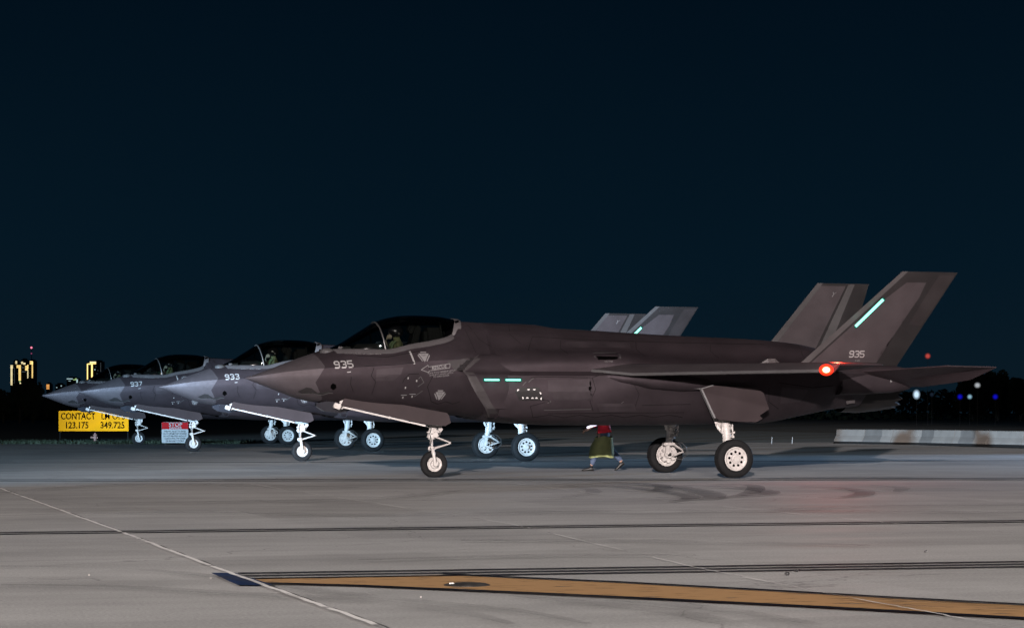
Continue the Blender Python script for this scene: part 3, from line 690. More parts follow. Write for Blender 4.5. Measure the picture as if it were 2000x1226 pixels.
    for x, y, z, a, b in ((7.0, 1.70, 2.13, .03, .02), (7.5, 1.82, 2.08, .12, .10), (8.1, 1.86, 2.02, .19, .16), (8.8, 1.86, 1.99, .21, .18), (9.3, 1.84, 1.98, .18, .16), (9.7, 1.78, 2.0, .12, .12)): rg.append([Vector((x, -(y + a * math.cos(t)), z + b * math.sin(t))) for t in [2 * math.pi * k / 18 for k in range(18)]])
    mb.loft(rg); mb.build('wing_root_fairing', M['ram'], J, smooth=50)
    # panel seams
    seams = [[(1.9, 2.29), (2.9, 2.345), (3.35, 2.395)], [(3.22, 2.14), (3.13, 2.06), (3.10, 1.98)], [(3.20, 2.155), (3.42, 2.165)], [(5.6, 2.08), (5.75, 2.10), (6.9, 2.085), (7.05, 2.14)], [(5.42, 1.62), (5.95, 1.62), (6.0, 1.58)],
             [(2.2, 1.54), (3.2, 1.50), (4.2, 1.33)], [(6.0, 1.35), (7.3, 1.36), (9.0, 1.37)], [(7.75, 1.98), (7.9, 1.75), (7.85, 1.5)], [(5.9, 2.95), (7.0, 2.90), (9.0, 2.86), (11.2, 2.84)], [(5.9, 2.95), (5.7, 2.65)], [(4.6, 3.2), (4.75, 2.9), (4.95, 2.75)],
             [(8.0, 1.52), (9.1, 1.545)], [(2.05, 2.1), (2.05, 1.95), (2.12, 1.8)], [(11.0, 2.0), (11.9, 1.9), (12.4, 1.95)], [(2.2, 2.53), (2.8, 2.505), (3.6, 2.66)]]
    def saw(x0, x1, z, n, a): return [(x0 + (x1 - x0) * k / n, z + (a if k % 2 else 0)) for k in range(n + 1)]
    seams += [saw(5.7, 9.0, 1.27, 10, .05), [(5.7, 1.27), (5.6, 1.5), (5.9, 1.58)], [(2.5, 2.28), (2.45, 2.12), (2.55, 2.0), (2.5, 1.75)], [(4.5, 3.1), (4.62, 2.6)], [(6.5, 2.88), (6.42, 2.7), (6.5, 2.58)], [(8.2, 2.86), (8.12, 2.7), (8.2, 2.55)], [(9.9, 2.82), (9.82, 2.68), (9.9, 2.52)], [(6.9, 2.07), (6.95, 1.85), (6.85, 1.6), (6.95, 1.4)], [(3.6, 2.36), (3.7, 2.1), (3.62, 1.9), (3.75, 1.6)], saw(3.75, 4.35, 1.6, 4, -.05), [(10.8, 1.9), (10.9, 1.6), (11.2, 1.45)], [(12.1, 2.85), (12.0, 2.6), (12.1, 2.44)], [(5.5, 3.2), (5.42, 3.0), (5.6, 2.8)]]
    for p_ in ([(2.55, 2.25), (3.1, 2.30), (3.05, 2.15), (2.9, 2.02), (2.55, 2.02)], [(5.95, 2.04), (6.85, 2.05), (6.8, 1.85), (6.9, 1.62), (6.1, 1.62), (5.95, 1.8)], [(7.0, 1.56), (7.8, 1.56), (7.9, 1.4), (7.1, 1.38)], [(6.6, 2.86), (8.05, 2.84), (8.0, 2.72), (6.55, 2.72)], [(11.1, 1.9), (11.8, 1.85), (11.7, 1.6), (11.2, 1.55)]): D('access_panel', [p_], M['patch'], off=.006, step=.05)
    for s_ in seams: D('panel_seam', stroke(s_, .012), M['groove'], step=.1)
    L = [[(3.42, 1.90), (3.53, 1.985)], [(3.38, 1.70), (3.53, 1.82)], [(3.42, 2.06), (3.46, 2.11), (3.54, 1.98)], [(5.95, 1.56), (6.02, 1.60)], [(5.55, 1.99), (5.62, 2.05), (5.66, 2.07)], [(7.4, 1.46), (7.58, 1.60)], [(5.9, 1.42), (6.9, 1.44)], [(8.9, 2.06), (9.05, 1.93)], [(5.5, 2.0), (5.42, 1.92)]]
    for s_ in L: D('seam_tape', stroke(s_, .012), M['line'])
    # markings
    D('white_bar', stroke([(3.265, 2.625), (3.32, 2.36)], .035), M['mark'])
    def tri(x, z, k):
        p = [[(x - k, z + k * .75), (x + k, z + k * .75), (x, z - k)]]
        p += stroke([(x - k * 1.12, z + k * .45), (x - k * .42, z - k * .75)], .022) + stroke([(x + k * 1.12, z + k * .45), (x + k * .42, z - k * .75)], .022) + stroke([(x - k * .55, z + k * 1.0), (x + k * .55, z + k * 1.0)], .022); return p
    D('warning_triangle', tri(3.53, 2.50, .105), M['mark3']); D('warning_triangle', tri(3.90, 1.72, .10), M['mark3'])
    text_decal('warning_text', 'DANGER\nSEAT', .024, 3.53, 2.535, M['dark'], fu, B, off=.008); text_decal('warning_text', 'DANGER\nINTAKE', .024, 3.90, 1.755, M['dark'], fu, B, off=.008)
    A = [(3.46, 2.245), (3.60, 2.345), (3.605, 2.305), (4.05, 2.375), (4.05, 2.29), (3.62, 2.225), (3.625, 2.19), (3.46, 2.245)]
    D('rescue_arrow', stroke(A, .010), M['mark3'], off=.008, step=.05)
    text_decal('rescue_text', 'RESCUE', .088, 3.83, 2.297, M['mark3'], fu, B, rot=R(8), off=.008, bold=.001)
    for i, t in enumerate(('TURN TWO HANDLE LATCH', 'AND JETT INSIDE LATCH', 'TO OPEN DOOR')): text_decal('rescue_text', t, .044, 3.88, 2.205 - i * .044, M['mark3'], fu, B, rot=R(7), off=.008)
    for i, t in enumerate(('WARNING DO NOT SET TOWBAR', 'WITHIN 2 INCHES OF CANOPY FRAME')): text_decal('frame_text', t, .042, 2.30 + i * .02, 2.605 - i * .035, M['mark'], fu, B, rot=R(-1), off=.010)
    dots = [(3.205, 2.075), (3.385, 2.02), (3.17, 1.88), (3.15, 1.68), (3.335, 1.70)]
    for x, z in dots: D('latch_dot', [[(x - .013, z - .02), (x + .013, z - .02), (x + .013, z + .02), (x - .013, z + .02)]], M['mark'])
    D('latch_text', stroke([(3.10, 1.73), (3.22, 1.73)], .014), M['mark2']); D('latch_text', stroke([(3.27, 1.75), (3.40, 1.75)], .014), M['mark2'])
    arc = lambda x, z, a: [(x + .027 * math.cos(a + t), z + .027 * math.sin(a + t)) for t in np.linspace(0, math.pi, 7)]
    C = [(5.37, 1.735, R(140)), (5.33, 1.82, R(35) + 0), (5.54, 1.85, R(180)), (5.66, 1.85, R(180)), (5.78, 1.76, R(-60)), (5.42, 1.665, R(-70)), (5.52, 1.66, 0), (5.63, 1.655, 0), (5.71, 1.655, 0), (5.82, 1.655, R(90))]
    for c in C[1:]: D('hatch_dot', [arc(*c)], M['hdot'], off=.006)
    D('hatch_panel', [[(5.26, 1.80), (5.36, 1.88), (5.75, 1.89), (5.80, 1.72), (5.88, 1.62), (5.36, 1.615)]], M['dark'], off=.004, step=.05)
    D('vent', [[(7.05, 2.585), (7.57, 2.60), (7.50, 2.47), (7.09, 2.46)]], M['hole'], off=.003)
    D('vent_frame', stroke([(7.03, 2.50), (7.05, 2.60), (7.58, 2.615)], .018) + stroke([(7.60, 2.58), (7.56, 2.48)], .03), M['edge'], off=.006)
    text_decal('vent_text', 'NO STEP', .045, 7.30, 2.42, M['mark2'], fu, B, off=.006)
    text_decal('small_text', 'NO STEP', .06, 2.0, 2.60, M['mark2'], wl, bvh_of([wl]), off=.006) if False else None
    mb = MB(); rg = []
    for x, w, h in ((10.70, .03, .01), (10.86, .10, .11), (11.02, .10, .11), (11.16, .04, .01)): rg.append([Vector((x, -1.62 - w, 2.33)), Vector((x, -1.62 - w * .7, 2.40 + h)), Vector((x, -1.62 + w * .7, 2.40 + h)), Vector((x, -1.62 + w, 2.33))])
    mb.loft(rg); mb.build('actuator_fairing', M['edge'], J)
    mb = MB(); mb.prism([(11.45, -.12, 1.15), (12.0, -.12, 1.27), (12.2, -.12, 1.05), (12.15, -.12, .99)], (0, .24, 0)) if False else mb.box((13.12, -.95, 1.60), (.20, .02, .07), Matrix.Rotation(R(-8), 4, 'Y')); mb.build('tail_patch', M['band'], J)  # small thin plate low on the tail side
    return J, fu, f1, B, BF

M['screen'] = emit('cockpit_display_glow', (.10, .32, .28), .10)
M['screen0'] = mat('sensor_glass', (.02, .02, .025), .12, spec=.8)
JET, FU, FIN, BV, BVF = make_jet()
JETS = [(-1.66, 44.85, 16.38, '935'), (-5.92, 59.90, 16.64, '933'), (-11.18, 74.68, 18.0, '937'), (-15.71, 89.61, 16.8, None)]
JL = ['nearest brownish grey stealth fighter numbered 935 with a red wingtip light burning', 'blue grey stealth fighter numbered 933 parked just behind fighter 935', 'blue grey stealth fighter numbered 937 in front of the red and white STOP sign', 'farthest stealth fighter in the row, its nose in front of the yellow CONTACT sign']
jets = []
for i in range(4): jets.append(JET if i == 0 else copy_tree(JET))
for j, (x, y, a, num), lab in zip(jets, JETS, JL):
    a = R(a); j.location = (x - 3.97 * math.cos(a), y - 3.97 * math.sin(a), 0); j.rotation_euler = (0, 0, a)
    tag(j, lab, 'fighter jet', 'stealth fighters lined up on the apron')
    if num:
        f = [k for k in kids(j) if k.name.startswith('fuselage')][0]; fn = [k for k in kids(j) if k.name.startswith('tail_fin')]
        fn = min(fn, key=lambda o: sum(v.co.y for v in o.data.vertices))
        decal('aircraft_number', numeral_polys(num, 1.90, 2.350, .128, .090, .33, .21, R(3)), M['mark'], f, BV, off=.006)
        decal('aircraft_number', numeral_polys(num, 13.01, 2.63, .125, .092, .26, .20), M['mark'], fn, BVF, off=.006)
        text_decal('serial_text', 'F-35I', .055, 13.05, 2.49, M['mark2'], fn, BVF, off=.006)
# burning port wingtip light on fighter 935; its outer lens shells are painted bloom
nl = None
M['red_shell'] = glow('wingtip_bloom', (1, .035, .01), 14)[1]
for r_, m_ in ((.060, M['red']), (.080, M['red_shell'][0]), (.120, M['red_shell'][1])):
    mb = MB(); mb.sphere((10.50, -5.38, 2.20), r_, 24, 14, (1.25, .8, .95)); o_ = mb.build('navigation_light' if nl is None else 'lens', m_, JET if nl is None else nl, smooth=60); nl = nl or o_
ld = bpy.data.lights.new('red_wingtip_lamp', 'POINT'); ld.color = (1, .04, .02); ld.energy = 120; ld.shadow_soft_size = .06
lo = bpy.data.objects.new('red_wingtip_lamp', ld); link(lo, nl); lo.location = (10.90, -5.0, 2.46)
ld = bpy.data.lights.new('red_wingtip_lamp', 'POINT'); ld.color = (1, .05, .02); ld.energy = 60; ld.shadow_soft_size = .06
lo = bpy.data.objects.new('red_wingtip_lamp', ld); link(lo, nl); lo.location = (10.55, -5.47, 2.22)
for nm, p in (('side', (4.78, -1.76, 2.03)), ('side', (5.23, -1.78, 2.03)), ('fin', (12.85, -1.92, 3.36)), ('fin', (13.2, -2.02, 3.62))):
    ld = bpy.data.lights.new('formation_lamp', 'POINT'); ld.color = (.1, 1, .75); ld.energy = .55; ld.shadow_soft_size = .05; lo = bpy.data.objects.new('formation_lamp', ld); link(lo, JET); lo.location = p

# ------------------------------------------------------------------ ground, built in metres (gp: where a photo pixel's ray meets the ground, used only to measure)
def gp(px, py, z=0):
    D = F_PX * (CAM_H - z) / (py - Y_HOR); return Vector(((px - 1000) / F_PX * D, D, z))
def at(px, py, D): return Vector(((px - 1000) / F_PX * D, D, CAM_H + (Y_HOR - py) / F_PX * D))
def concrete():
    m = bpy.data.materials.new('apron_concrete'); m.use_nodes = True; n = m.node_tree; b = n.nodes['Principled BSDF']
    t = n.nodes.new('ShaderNodeTexCoord'); ad = None
    mp = n.nodes.new('ShaderNodeMapping'); mp.inputs['Rotation'].default_value = (0, 0, R(-14)); n.links.new(t.outputs['Object'], mp.inputs[0])
    def noise(scale, det, stretch=None, ro=.55):
        q = n.nodes.new('ShaderNodeTexNoise'); q.inputs['Scale'].default_value = scale; q.inputs['Detail'].default_value = det; q.inputs['Roughness'].default_value = ro
        if stretch:
            s_ = n.nodes.new('ShaderNodeMapping'); s_.inputs['Scale'].default_value = stretch; n.links.new(mp.outputs[0], s_.inputs[0]); n.links.new(s_.outputs[0], q.inputs[0])
        else: n.links.new(mp.outputs[0], q.inputs[0])
        return q.outputs[0]
    def rng(src, a, b_, c, d):
        r = n.nodes.new('ShaderNodeMapRange'); n.links.new(src, r.inputs[0])
        for i, v in enumerate((a, b_, c, d)): r.inputs[i + 1].default_value = v
        return r.outputs[0]
    def mul(a, b_):
        k = n.nodes.new('ShaderNodeMath'); k.operation = 'MULTIPLY'; n.links.new(a, k.inputs[0]); n.links.new(b_, k.inputs[1]); return k.outputs[0]
    v = mul(rng(noise(.16, 6), .3, .7, .84, 1.14), rng(noise(.7, 7, (.12, 1.2, 1)), .3, .7, .86, 1.12))       # blotches and wheel-wear streaks
    v = mul(v, rng(noise(3.2, 6, (.25, 1, 1)), .3, .7, .93, 1.06)); v = mul(v, rng(noise(38, 4), .3, .7, .78, 1.18)); v = mul(v, rng(noise(150, 2), .3, .7, .84, 1.16))
    # dark oil spots
    vo = n.nodes.new('ShaderNodeTexVoronoi'); vo.inputs['Scale'].default_value = .9; n.links.new(mp.outputs[0], vo.inputs[0])
    v = mul(v, rng(vo.outputs[0], .0, .035, .72, 1.0))
    # slab to slab tone, slabs laid along the drawn joints
    A_, B_, C2 = gp(0, 955), gp(735, 1226), gp(1000, 1026); d_ = (B_ - A_).normalized(); n_ = Vector((-d_.y, d_.x, 0)); S_ = abs((C2 - A_).dot(n_)) / 2
    def cell(ax):
        q = n.nodes.new('ShaderNodeVectorMath'); q.operation = 'DOT_PRODUCT'; n.links.new(t.outputs['Object'], q.inputs[0]); q.inputs[1].default_value = ax / S_
        m_ = n.nodes.new('ShaderNodeMath'); m_.operation = 'SUBTRACT'; n.links.new(q.outputs['Value'], m_.inputs[0]); m_.inputs[1].default_value = A_.dot(ax) / S_
        f = n.nodes.new('ShaderNodeMath'); f.operation = 'FLOOR'; n.links.new(m_.outputs[0], f.inputs[0]); return f.outputs[0]
    cx_ = n.nodes.new('ShaderNodeCombineXYZ'); n.links.new(cell(n_), cx_.inputs[0]); n.links.new(cell(d_), cx_.inputs[1])
    wn = n.nodes.new('ShaderNodeTexWhiteNoise'); n.links.new(cx_.outputs[0], wn.inputs[0]); v = mul(v, rng(wn.outputs[0], 0, 1, .91, 1.07))
    # hairline cracks
    vc = n.nodes.new('ShaderNodeTexVoronoi'); vc.feature = 'DISTANCE_TO_EDGE'; vc.inputs['Scale'].default_value = .16; wv = n.nodes.new('ShaderNodeVectorMath'); wv.operation = 'ADD'
    nz = n.nodes.new('ShaderNodeTexNoise'); nz.inputs['Scale'].default_value = .9; nz.inputs['Detail'].default_value = 6; n.links.new(mp.outputs[0], nz.inputs[0]); n.links.new(mp.outputs[0], wv.inputs[0]); n.links.new(nz.outputs['Color'], wv.inputs[1]); n.links.new(wv.outputs[0], vc.inputs[0])
    v = mul(v, rng(vc.outputs[0], .0, .0022, .62, 1.0))
    v = mul(v, rng(noise(.45, 3), .52, .60, 1.0, .93))
    col = n.nodes.new('ShaderNodeVectorMath'); col.operation = 'SCALE'; col.inputs[0].default_value = (.345, .345, .338); n.links.new(v, col.inputs['Scale'])
    n.links.new(col.outputs[0], b.inputs['Base Color'])
    n.links.new(rng(noise(1.2, 5, (.2, 1, 1)), .3, .7, .58, .82), b.inputs['Roughness']); b.inputs['Specular IOR Level'].default_value = .22
    bp = n.nodes.new('ShaderNodeBump'); bp.inputs['Strength'].default_value = .35; bp.inputs['Distance'].default_value = .004
    n.links.new(noise(60, 5), bp.inputs['Height']); n.links.new(bp.outputs[0], b.inputs['Normal'])
    return m
M['concrete'] = concrete()
M['dirt'] = mat('dark_field', (.012, .018, .009), .95, var=.4, vs_=.2)
M['grassg'] = mat('grass_soil', (.012, .020, .010), .95, var=.4, vs_=.8)
M['asphalt'] = mat('asphalt', (.022, .022, .024), .8, var=.3, vs_=2)
mb = MB(); mb.poly([(-4000, -300, -.30), (4000, -300, -.30), (4000, 7000, -.30), (-4000, 7000, -.30)]); tag(mb.build('ground', M['dirt']), kind='structure')
# apron slab: its far edge runs from behind the yellow sign towards the barriers
Bk = [(-300, 97), (-23.5, 93), (-14, 93), (0, 95), (15.2, 98.5), (19.4, 80.7), (26, 50), (60, -60)]
mb = MB(); mb.poly([(x, y, 0) for x, y in [(-300, -120), (60, -120)] + Bk[::-1]])
for (a, b), (c, d) in zip(Bk, Bk[1:]): mb.poly([(a, b, 0), (c, d, 0), (c, d, -.35), (a, b, -.35)])
tag(mb.build('apron', M['concrete']), kind='structure')
mb = MB()
pts = [(x, y) for x, y in Bk]
for (a, b), (c, d) in zip(pts, pts[1:]): mb.poly([(a, b, .012 - .03), (c, d, .012 - .03), (c * 1.02, d + 90, -.1), (a * 1.02, b + 90, -.1)])
tag(mb.build('grass_verge', M['grassg']), kind='structure')
# grass tufts along the left edge
mb = MB()
for i in range(9000):
    x = random.uniform(-32, -12); y0 = float(np.interp(x, [p[0] for p in Bk], [p[1] for p in Bk])); y = y0 + .1 + random.random() ** 2 * 9
    h = random.uniform(.05, .16); a = random.uniform(0, 6.3); w = .02; dx, dy = math.cos(a) * w, math.sin(a) * w; lx, ly = random.gauss(0, .04), random.gauss(0, .04)
    mb.poly([(x - dx, y - dy, -.03), (x + dx, y + dy, -.03), (x + lx, y + ly, h)])
M['blade'] = mat('grass_blade', (.012, .022, .009), .8)
tag(mb.build('grass', M['blade'], fixn=False), 'short green grass along the apron edge', 'grass', kind='stuff')

def ribbon(name, pts, w, m, z=.004, label=None):
    mb = MB(); L, Rr = [], []
    pts = [Vector((p[0], p[1])) for p in pts]; ws = w if hasattr(w, '__len__') else [w] * len(pts)
    for i, p in enumerate(pts):
        d = (pts[min(i + 1, len(pts) - 1)] - pts[max(i - 1, 0)]).normalized(); q = Vector((-d.y, d.x)) * ws[i] / 2
        L.append(mb.bm.verts.new((*(p + q), z))); Rr.append(mb.bm.verts.new((*(p - q), z)))
    for i in range(len(pts) - 1): mb.bm.faces.new((L[i], L[i + 1], Rr[i + 1], Rr[i]))
    return tag(mb.build(name, m), kind='structure')
def pxline(pts, n=1, wob=0):
    out = []; g_ = [gp(*p) for p in pts]
    for a, b in zip(g_, g_[1:]):
        for k in range(n): 
            t = k / n; p = a.lerp(b, t); out.append((p.x + random.gauss(0, wob), p.y + random.gauss(0, wob)))
    out.append((g_[-1].x, g_[-1].y)); return out
M['black'] = mat('black_line_paint', (.008, .009, .013), .95, spec=.05, var=.3, vs_=5)
M['yellow'] = mat('faded_orange_paint', (.42, .24, .095), .6, var=.16, vs_=3, stretch=(.3, 3, 1))
M['blue'] = mat('blue_black_paint', (.010, .026, .075), .9, spec=.1, var=.2, vs_=5)
def worn(name, col, thr, sc, alpha=1, stretch=(1, 1, 1)):
    m = mat(name, col, .7); n = m.node_tree; b = n.nodes['Principled BSDF']; t = n.nodes.new('ShaderNodeTexCoord'); mp = n.nodes.new('ShaderNodeMapping'); mp.inputs['Scale'].default_value = stretch
    a = n.nodes.new('ShaderNodeTexNoise'); a.inputs['Scale'].default_value = sc; a.inputs['Detail'].default_value = 5; n.links.new(t.outputs['Object'], mp.inputs[0]); n.links.new(mp.outputs[0], a.inputs[0])
    r = n.nodes.new('ShaderNodeMapRange'); r.inputs[1].default_value = thr; r.inputs[2].default_value = thr + .15; r.inputs[3].default_value = 0; r.inputs[4].default_value = alpha
    n.links.new(a.outputs[0], r.inputs[0]); n.links.new(r.outputs[0], b.inputs['Alpha']); return m
M['joint'] = worn('pale_joint_sealant', (.72, .71, .69), .30, 2.2, .95)
M['joint2'] = worn('thin_pale_joint', (.70, .69, .67), .42, .6, .8)
M['jdark'] = worn('dark_joint', (.03, .03, .03), .42, 1.5, .8)
M['jdark2'] = worn('far_dark_stripe', (.012, .012, .014), .2, .5, .9, (.4, 1, 1))
M['skid_shade'] = worn('rubber_and_shade_streak', (.05, .048, .046), .28, .9, .36)
M['skid_shade2'] = worn('faint_rubber_streak', (.05, .048, .046), .36, .7, .20)
# long black stripes (double, triple), then the orange line with its borders
def stripe(p0, p1, n, w, gap, z=.008, m='black'):
    a, b = gp(*p0), gp(*p1); d = (b - a).normalized(); a = a - d * 0; q = Vector((-d.y, d.x, 0))
    for k in range(n):
        o = q * (k - (n - 1) / 2) * gap; ribbon('black_stripe', [(a + o)[:2], (b + o + d * 0)[:2]], w, M[m], z)
stripe((-60, 1042.5), (2080, 1017.0), 2, .13, .36)
stripe((470, 1126), (2080, 1101.5), 3, .105, .30, .012)
stripe((-60, 938.5), (2080, 935.0), 2, .26, .95, m='jdark2')
stripe((-60, 904.0), (2080, 899.0), 1, .40, .45, m='jdark2')
UP = [(860, 1122.5), (1000, 1129.5), (1200, 1138.5), (1500, 1155), (1740, 1169), (2060, 1186.5)]; LO = [(495, 1140.5), (700, 1146), (1000, 1159), (1300, 1173), (1600, 1188), (2060, 1213.5)]
g1 = [gp(p[0], p[1]) for p in [(455, 1129), (640, 1128)] + UP]; g2 = [gp(*p) for p in LO]
mb = MB(); vsu = [mb.bm.verts.new((p.x, p.y, .006)) for p in g1]; vsl = [mb.bm.verts.new((p.x, p.y, .006)) for p in g2]
M['yellow'] = worn('chipped_orange_paint', (.36, .205, .082), .27, 7, 1, (.5, 2, 1))
bmesh.ops.triangulate(mb.bm, faces=[mb.bm.faces.new(vsu + vsl[::-1])]); tag(mb.build('orange_line', M['yellow']), kind='structure')
ribbon('black_border', [(p.x, p.y) for p in g1[2:]], .12, M['black'], .016); ribbon('black_border', [(p.x, p.y) for p in g2], .14, M['black'], .016)
mb = MB(); mb.poly([gp(*p, .020) for p in [(412, 1117.5), (460, 1117.5), (535, 1141.5), (463, 1141)]]); tag(mb.build('blue_end_block', M['blue']), kind='structure')
# slab joints
ribbon('slab_joint', pxline([(-60, 935), (0, 955), (238, 1042), (415, 1110), (735, 1226), (900, 1287)], 24, .006), .046, M['joint'], .024)
ribbon('slab_joint', [(x + .03, y + .012) for x, y in pxline([(-60, 935), (0, 955), (238, 1042), (415, 1110), (735, 1226), (900, 1287)], 24, .006)], .022, M['jdark'], .022)
ribbon('slab_joint', pxline([(430, 938), (1000, 1026), (1360, 1112), (1640, 1168), (2060, 1246)], 30, .006), .024, M['joint2'], .024)
ribbon('slab_joint', pxline([(900, 938), (1000, 945), (1200, 970), (1640, 1014), (1770, 1027), (2060, 1053)], 30, .006), .026, M['joint2'], .024)
ribbon('slab_joint', pxline([(1700, 958), (1850, 972), (2060, 990)], 20, .006), .03, M['joint2'], .024)
ribbon('slab_joint', pxline([(-60, 893), (400, 896), (900, 897)], 30, .02), .05, M['jdark'], .018)
# tyre marks, and one painted band of jet shadow
def smooth_px(P, n=14):
    out = []
    for i in range(len(P) - 1):
        p0, p1, p2, p3 = [Vector(P[max(0, min(len(P) - 1, k))]) for k in (i - 1, i, i + 1, i + 2)]
        for k in range(n):
            t = k / n; q = .5 * (2*p1 + (p2 - p0)*t + (2*p0 - 5*p1 + 4*p2 - p3)*t*t + (3*p1 - p0 - 3*p2 + p3)*t**3); out.append(tuple(q))
    return out + [P[-1]]
for P, w, k in [([(1020, 942), (1150, 943), (1260, 948), (1340, 957), (1395, 971), (1370, 977), (1280, 975)], .5, 'skid_shade'), ([(1050, 944), (1200, 951), (1300, 962), (1350, 974), (1310, 982)], .4, 'skid_shade'), ([(1300, 950), (1420, 953), (1490, 960), (1500, 967), (1440, 972)], .4, 'skid_shade'),
                ([(1380, 948), (1470, 950), (1462, 966), (1400, 975)], .35, 'skid_shade'), ([(1560, 953), (1650, 956), (1690, 965), (1660, 972), (1600, 974)], .4, 'skid_shade'), ([(1180, 946), (1280, 949), (1290, 960), (1220, 964)], .35, 'skid_shade'), ([(1000, 946), (1110, 950), (1160, 962), (1120, 972), (1060, 975)], .3, 'skid_shade2'),
                ([(0, 1150), (200, 1152), (420, 1164), (700, 1180), (900, 1205), (1000, 1228)], .26, 'skid_shade2'), ([(0, 1112), (200, 1116), (400, 1130), (700, 1170), (1000, 1200), (1150, 1228)], .20, 'skid_shade2'), ([(900, 1160), (1200, 1178), (1450, 1205), (1600, 1230)], .26, 'skid_shade2'), ([(1000, 1170), (1300, 1200), (1450, 1232)], .3, 'skid_shade2'),
                ([(1640, 1172), (1800, 1183), (2060, 1190)], .09, 'skid_shade'), ([(1640, 1180), (1800, 1192), (2060, 1200)], .09, 'skid_shade'), ([(1600, 1168), (1850, 1180), (2060, 1196)], .09, 'skid_shade'), ([(900, 1060), (1300, 1062), (1700, 1070)], .5, 'skid_shade2'), ([(0, 1010), (350, 1004), (800, 1008), (1300, 1000), (2050, 1004)], .5, 'skid_shade2'),
                ([(0, 965), (200, 950), (420, 948), (700, 955)], .6, 'skid_shade2'), ([(200, 986), (700, 978), (900, 960)], .5, 'skid_shade2'), ([(700, 1100), (1100, 1090), (1500, 1092)], .3, 'skid_shade2'), ([(1500, 1000), (1700, 992), (2050, 990)], .5, 'skid_shade2'), ([(1700, 950), (1760, 956), (1750, 964)], .3, 'skid_shade2'), ([(1480, 936), (1700, 934), (2060, 940)], .7, 'skid_shade')]:  # last ribbon paints the near jet's shadow right of the main wheel
    q = [gp(*p) for p in smooth_px(P)]; n_ = len(q); ribbon('tyre_and_shade_mark', [(p.x, p.y) for p in q], [w * (.25 + .75 * math.sin(math.pi * (i + .5) / n_)) * random.uniform(.8, 1.1) for i in range(n_)], M[k], .028 + random.random() * .01)
# inset line light and pebbles
c = gp(912, 1143); t = thing('inset_light', 'round dark metal light fitting set flush in the orange line', 'inset light', c)
mb = MB(); mb.lathe([(.001, .0185), (.10, .022), (.155, .018), (.185, .008), (.185, .002)], (0, 0, 0), 'z', 32); mb.build('frame', mat('worn_steel', (.05, .048, .045), .5, metal=.5, var=.5, vs_=12, bump=.4, bs=20), t, smooth=40)
mb = MB(); mb.box((-.12, -.03, .022), (.045, .04, .010), bev=.004); mb.build('lens', mat('lens_glass', (.4, .4, .38), .2), t)
PB = [(1537, 1123, .022, 'dark pebble just below the triple black stripe'), (1556, 1116, .016, 'small dark chip touching the triple black stripe'), (1808, 1078, .016, 'tiny dark chip alone on open concrete at right'), (174, 1124, .008, 'white fleck of gravel at lower left'), (412, 1130, .008, 'white fleck of gravel beside the blue block'), (822, 1167, .008, 'white fleck of gravel below the orange line')]
for px, py, r, lab in PB:
    mb = MB(); bmesh.ops.create_icosphere(mb.bm, subdivisions=2, radius=r)
    for v in mb.bm.verts: v.co *= random.uniform(.8, 1.2); v.co.z *= .7
    tag(mb.build('pebble', M['geardark'] if r > .01 else M['gear'], loc=gp(px, py) + Vector((0, 0, r * .55 + .004))), lab, 'pebble', 'loose chips on the apron')

# ------------------------------------------------------------------ signs
def solid_text(name, s, size, loc, m, parent, bold=0, sx=1, align='CENTER', rz=0):
    bm = text_bm(s, size, align, bold, sx)
    r = bmesh.ops.extrude_face_region(bm, geom=bm.faces[:]); bmesh.ops.translate(bm, verts=[v for v in r['geom'] if isinstance(v, bmesh.types.BMVert)], vec=(0, -.006, 0))
    bmesh.ops.recalc_face_normals(bm, faces=bm.faces)
    me = bpy.data.meshes.new(name); bm.to_mesh(me); bm.free(); me.materials.append(m); o = link(bpy.data.objects.new(name, me), parent); o.location = loc; o.rotation_euler = (0, 0, rz); return o
M['signy'] = mat('sign_yellow', (.85, .34, .001), .6, spec=.05, var=.08, vs_=1.5); M['ink'] = mat('sign_black', (.004, .003, .003), .9, spec=0)
M['signred'] = mat('sign_red', (.20, .002, .004), .6, spec=.05, var=.1, vs_=3); M['signwhite'] = mat('sign_white', (.22, .22, .22), .6, spec=.1, var=.1, vs_=3); M['post'] = mat('sign_post_paint', (.008, .008, .008), .8, spec=.1)
D = 105; k = D / F_PX; c = at(183, 0, D); zt, zb = CAM_H + (Y_HOR - 802) * k, CAM_H + (Y_HOR - 841.5) * k; w = 136.5 * k
t = thing('information_sign', 'long yellow sign reading CONTACT with two radio frequencies in black', 'sign', (c.x, D, 0)); t.rotation_euler = (0, 0, R(0))
mb = MB(); mb.box((0, 0, (zt + zb) / 2), (w, .05, zt - zb), bev=.008); mb.build('panel', M['signy'], t)
for s in (-1, 1): mb = MB(); mb.box((s * (w / 2 - .05), .06, (zb + zt) / 2 - .35), (.06, .06, zb + .9), bev=.01); mb.build('post', M['post'], t)
px2 = lambda x, y: ((x - 183) * k, -.027, CAM_H + (Y_HOR - y) * k)
solid_text('sign_text', 'CONTACT', 17.5 * k, px2(152.5, 813), M['ink'], t, bold=.009, sx=.79)
solid_text('sign_text', 'LM OPS', 17.5 * k, px2(221, 813), M['ink'], t, bold=.005, sx=.80)
solid_text('sign_text', '123.175', 17.5 * k, px2(150, 830.5), M['ink'], t, bold=.009, sx=.84); solid_text('sign_text', '349.725', 17.5 * k, px2(220, 830.5), M['ink'], t, bold=.009, sx=.86)
D = 90.7; k = D / F_PX; w = 52 * k; zt, zb = CAM_H + (Y_HOR - 824) * k, CAM_H + (Y_HOR - 864.5) * k; zm = CAM_H + (Y_HOR - 838) * k
t = thing('warning_sign', 'square STOP DANGER sign, red band over white with small black text', 'sign', (at(342, 0, D).x, D, 0))
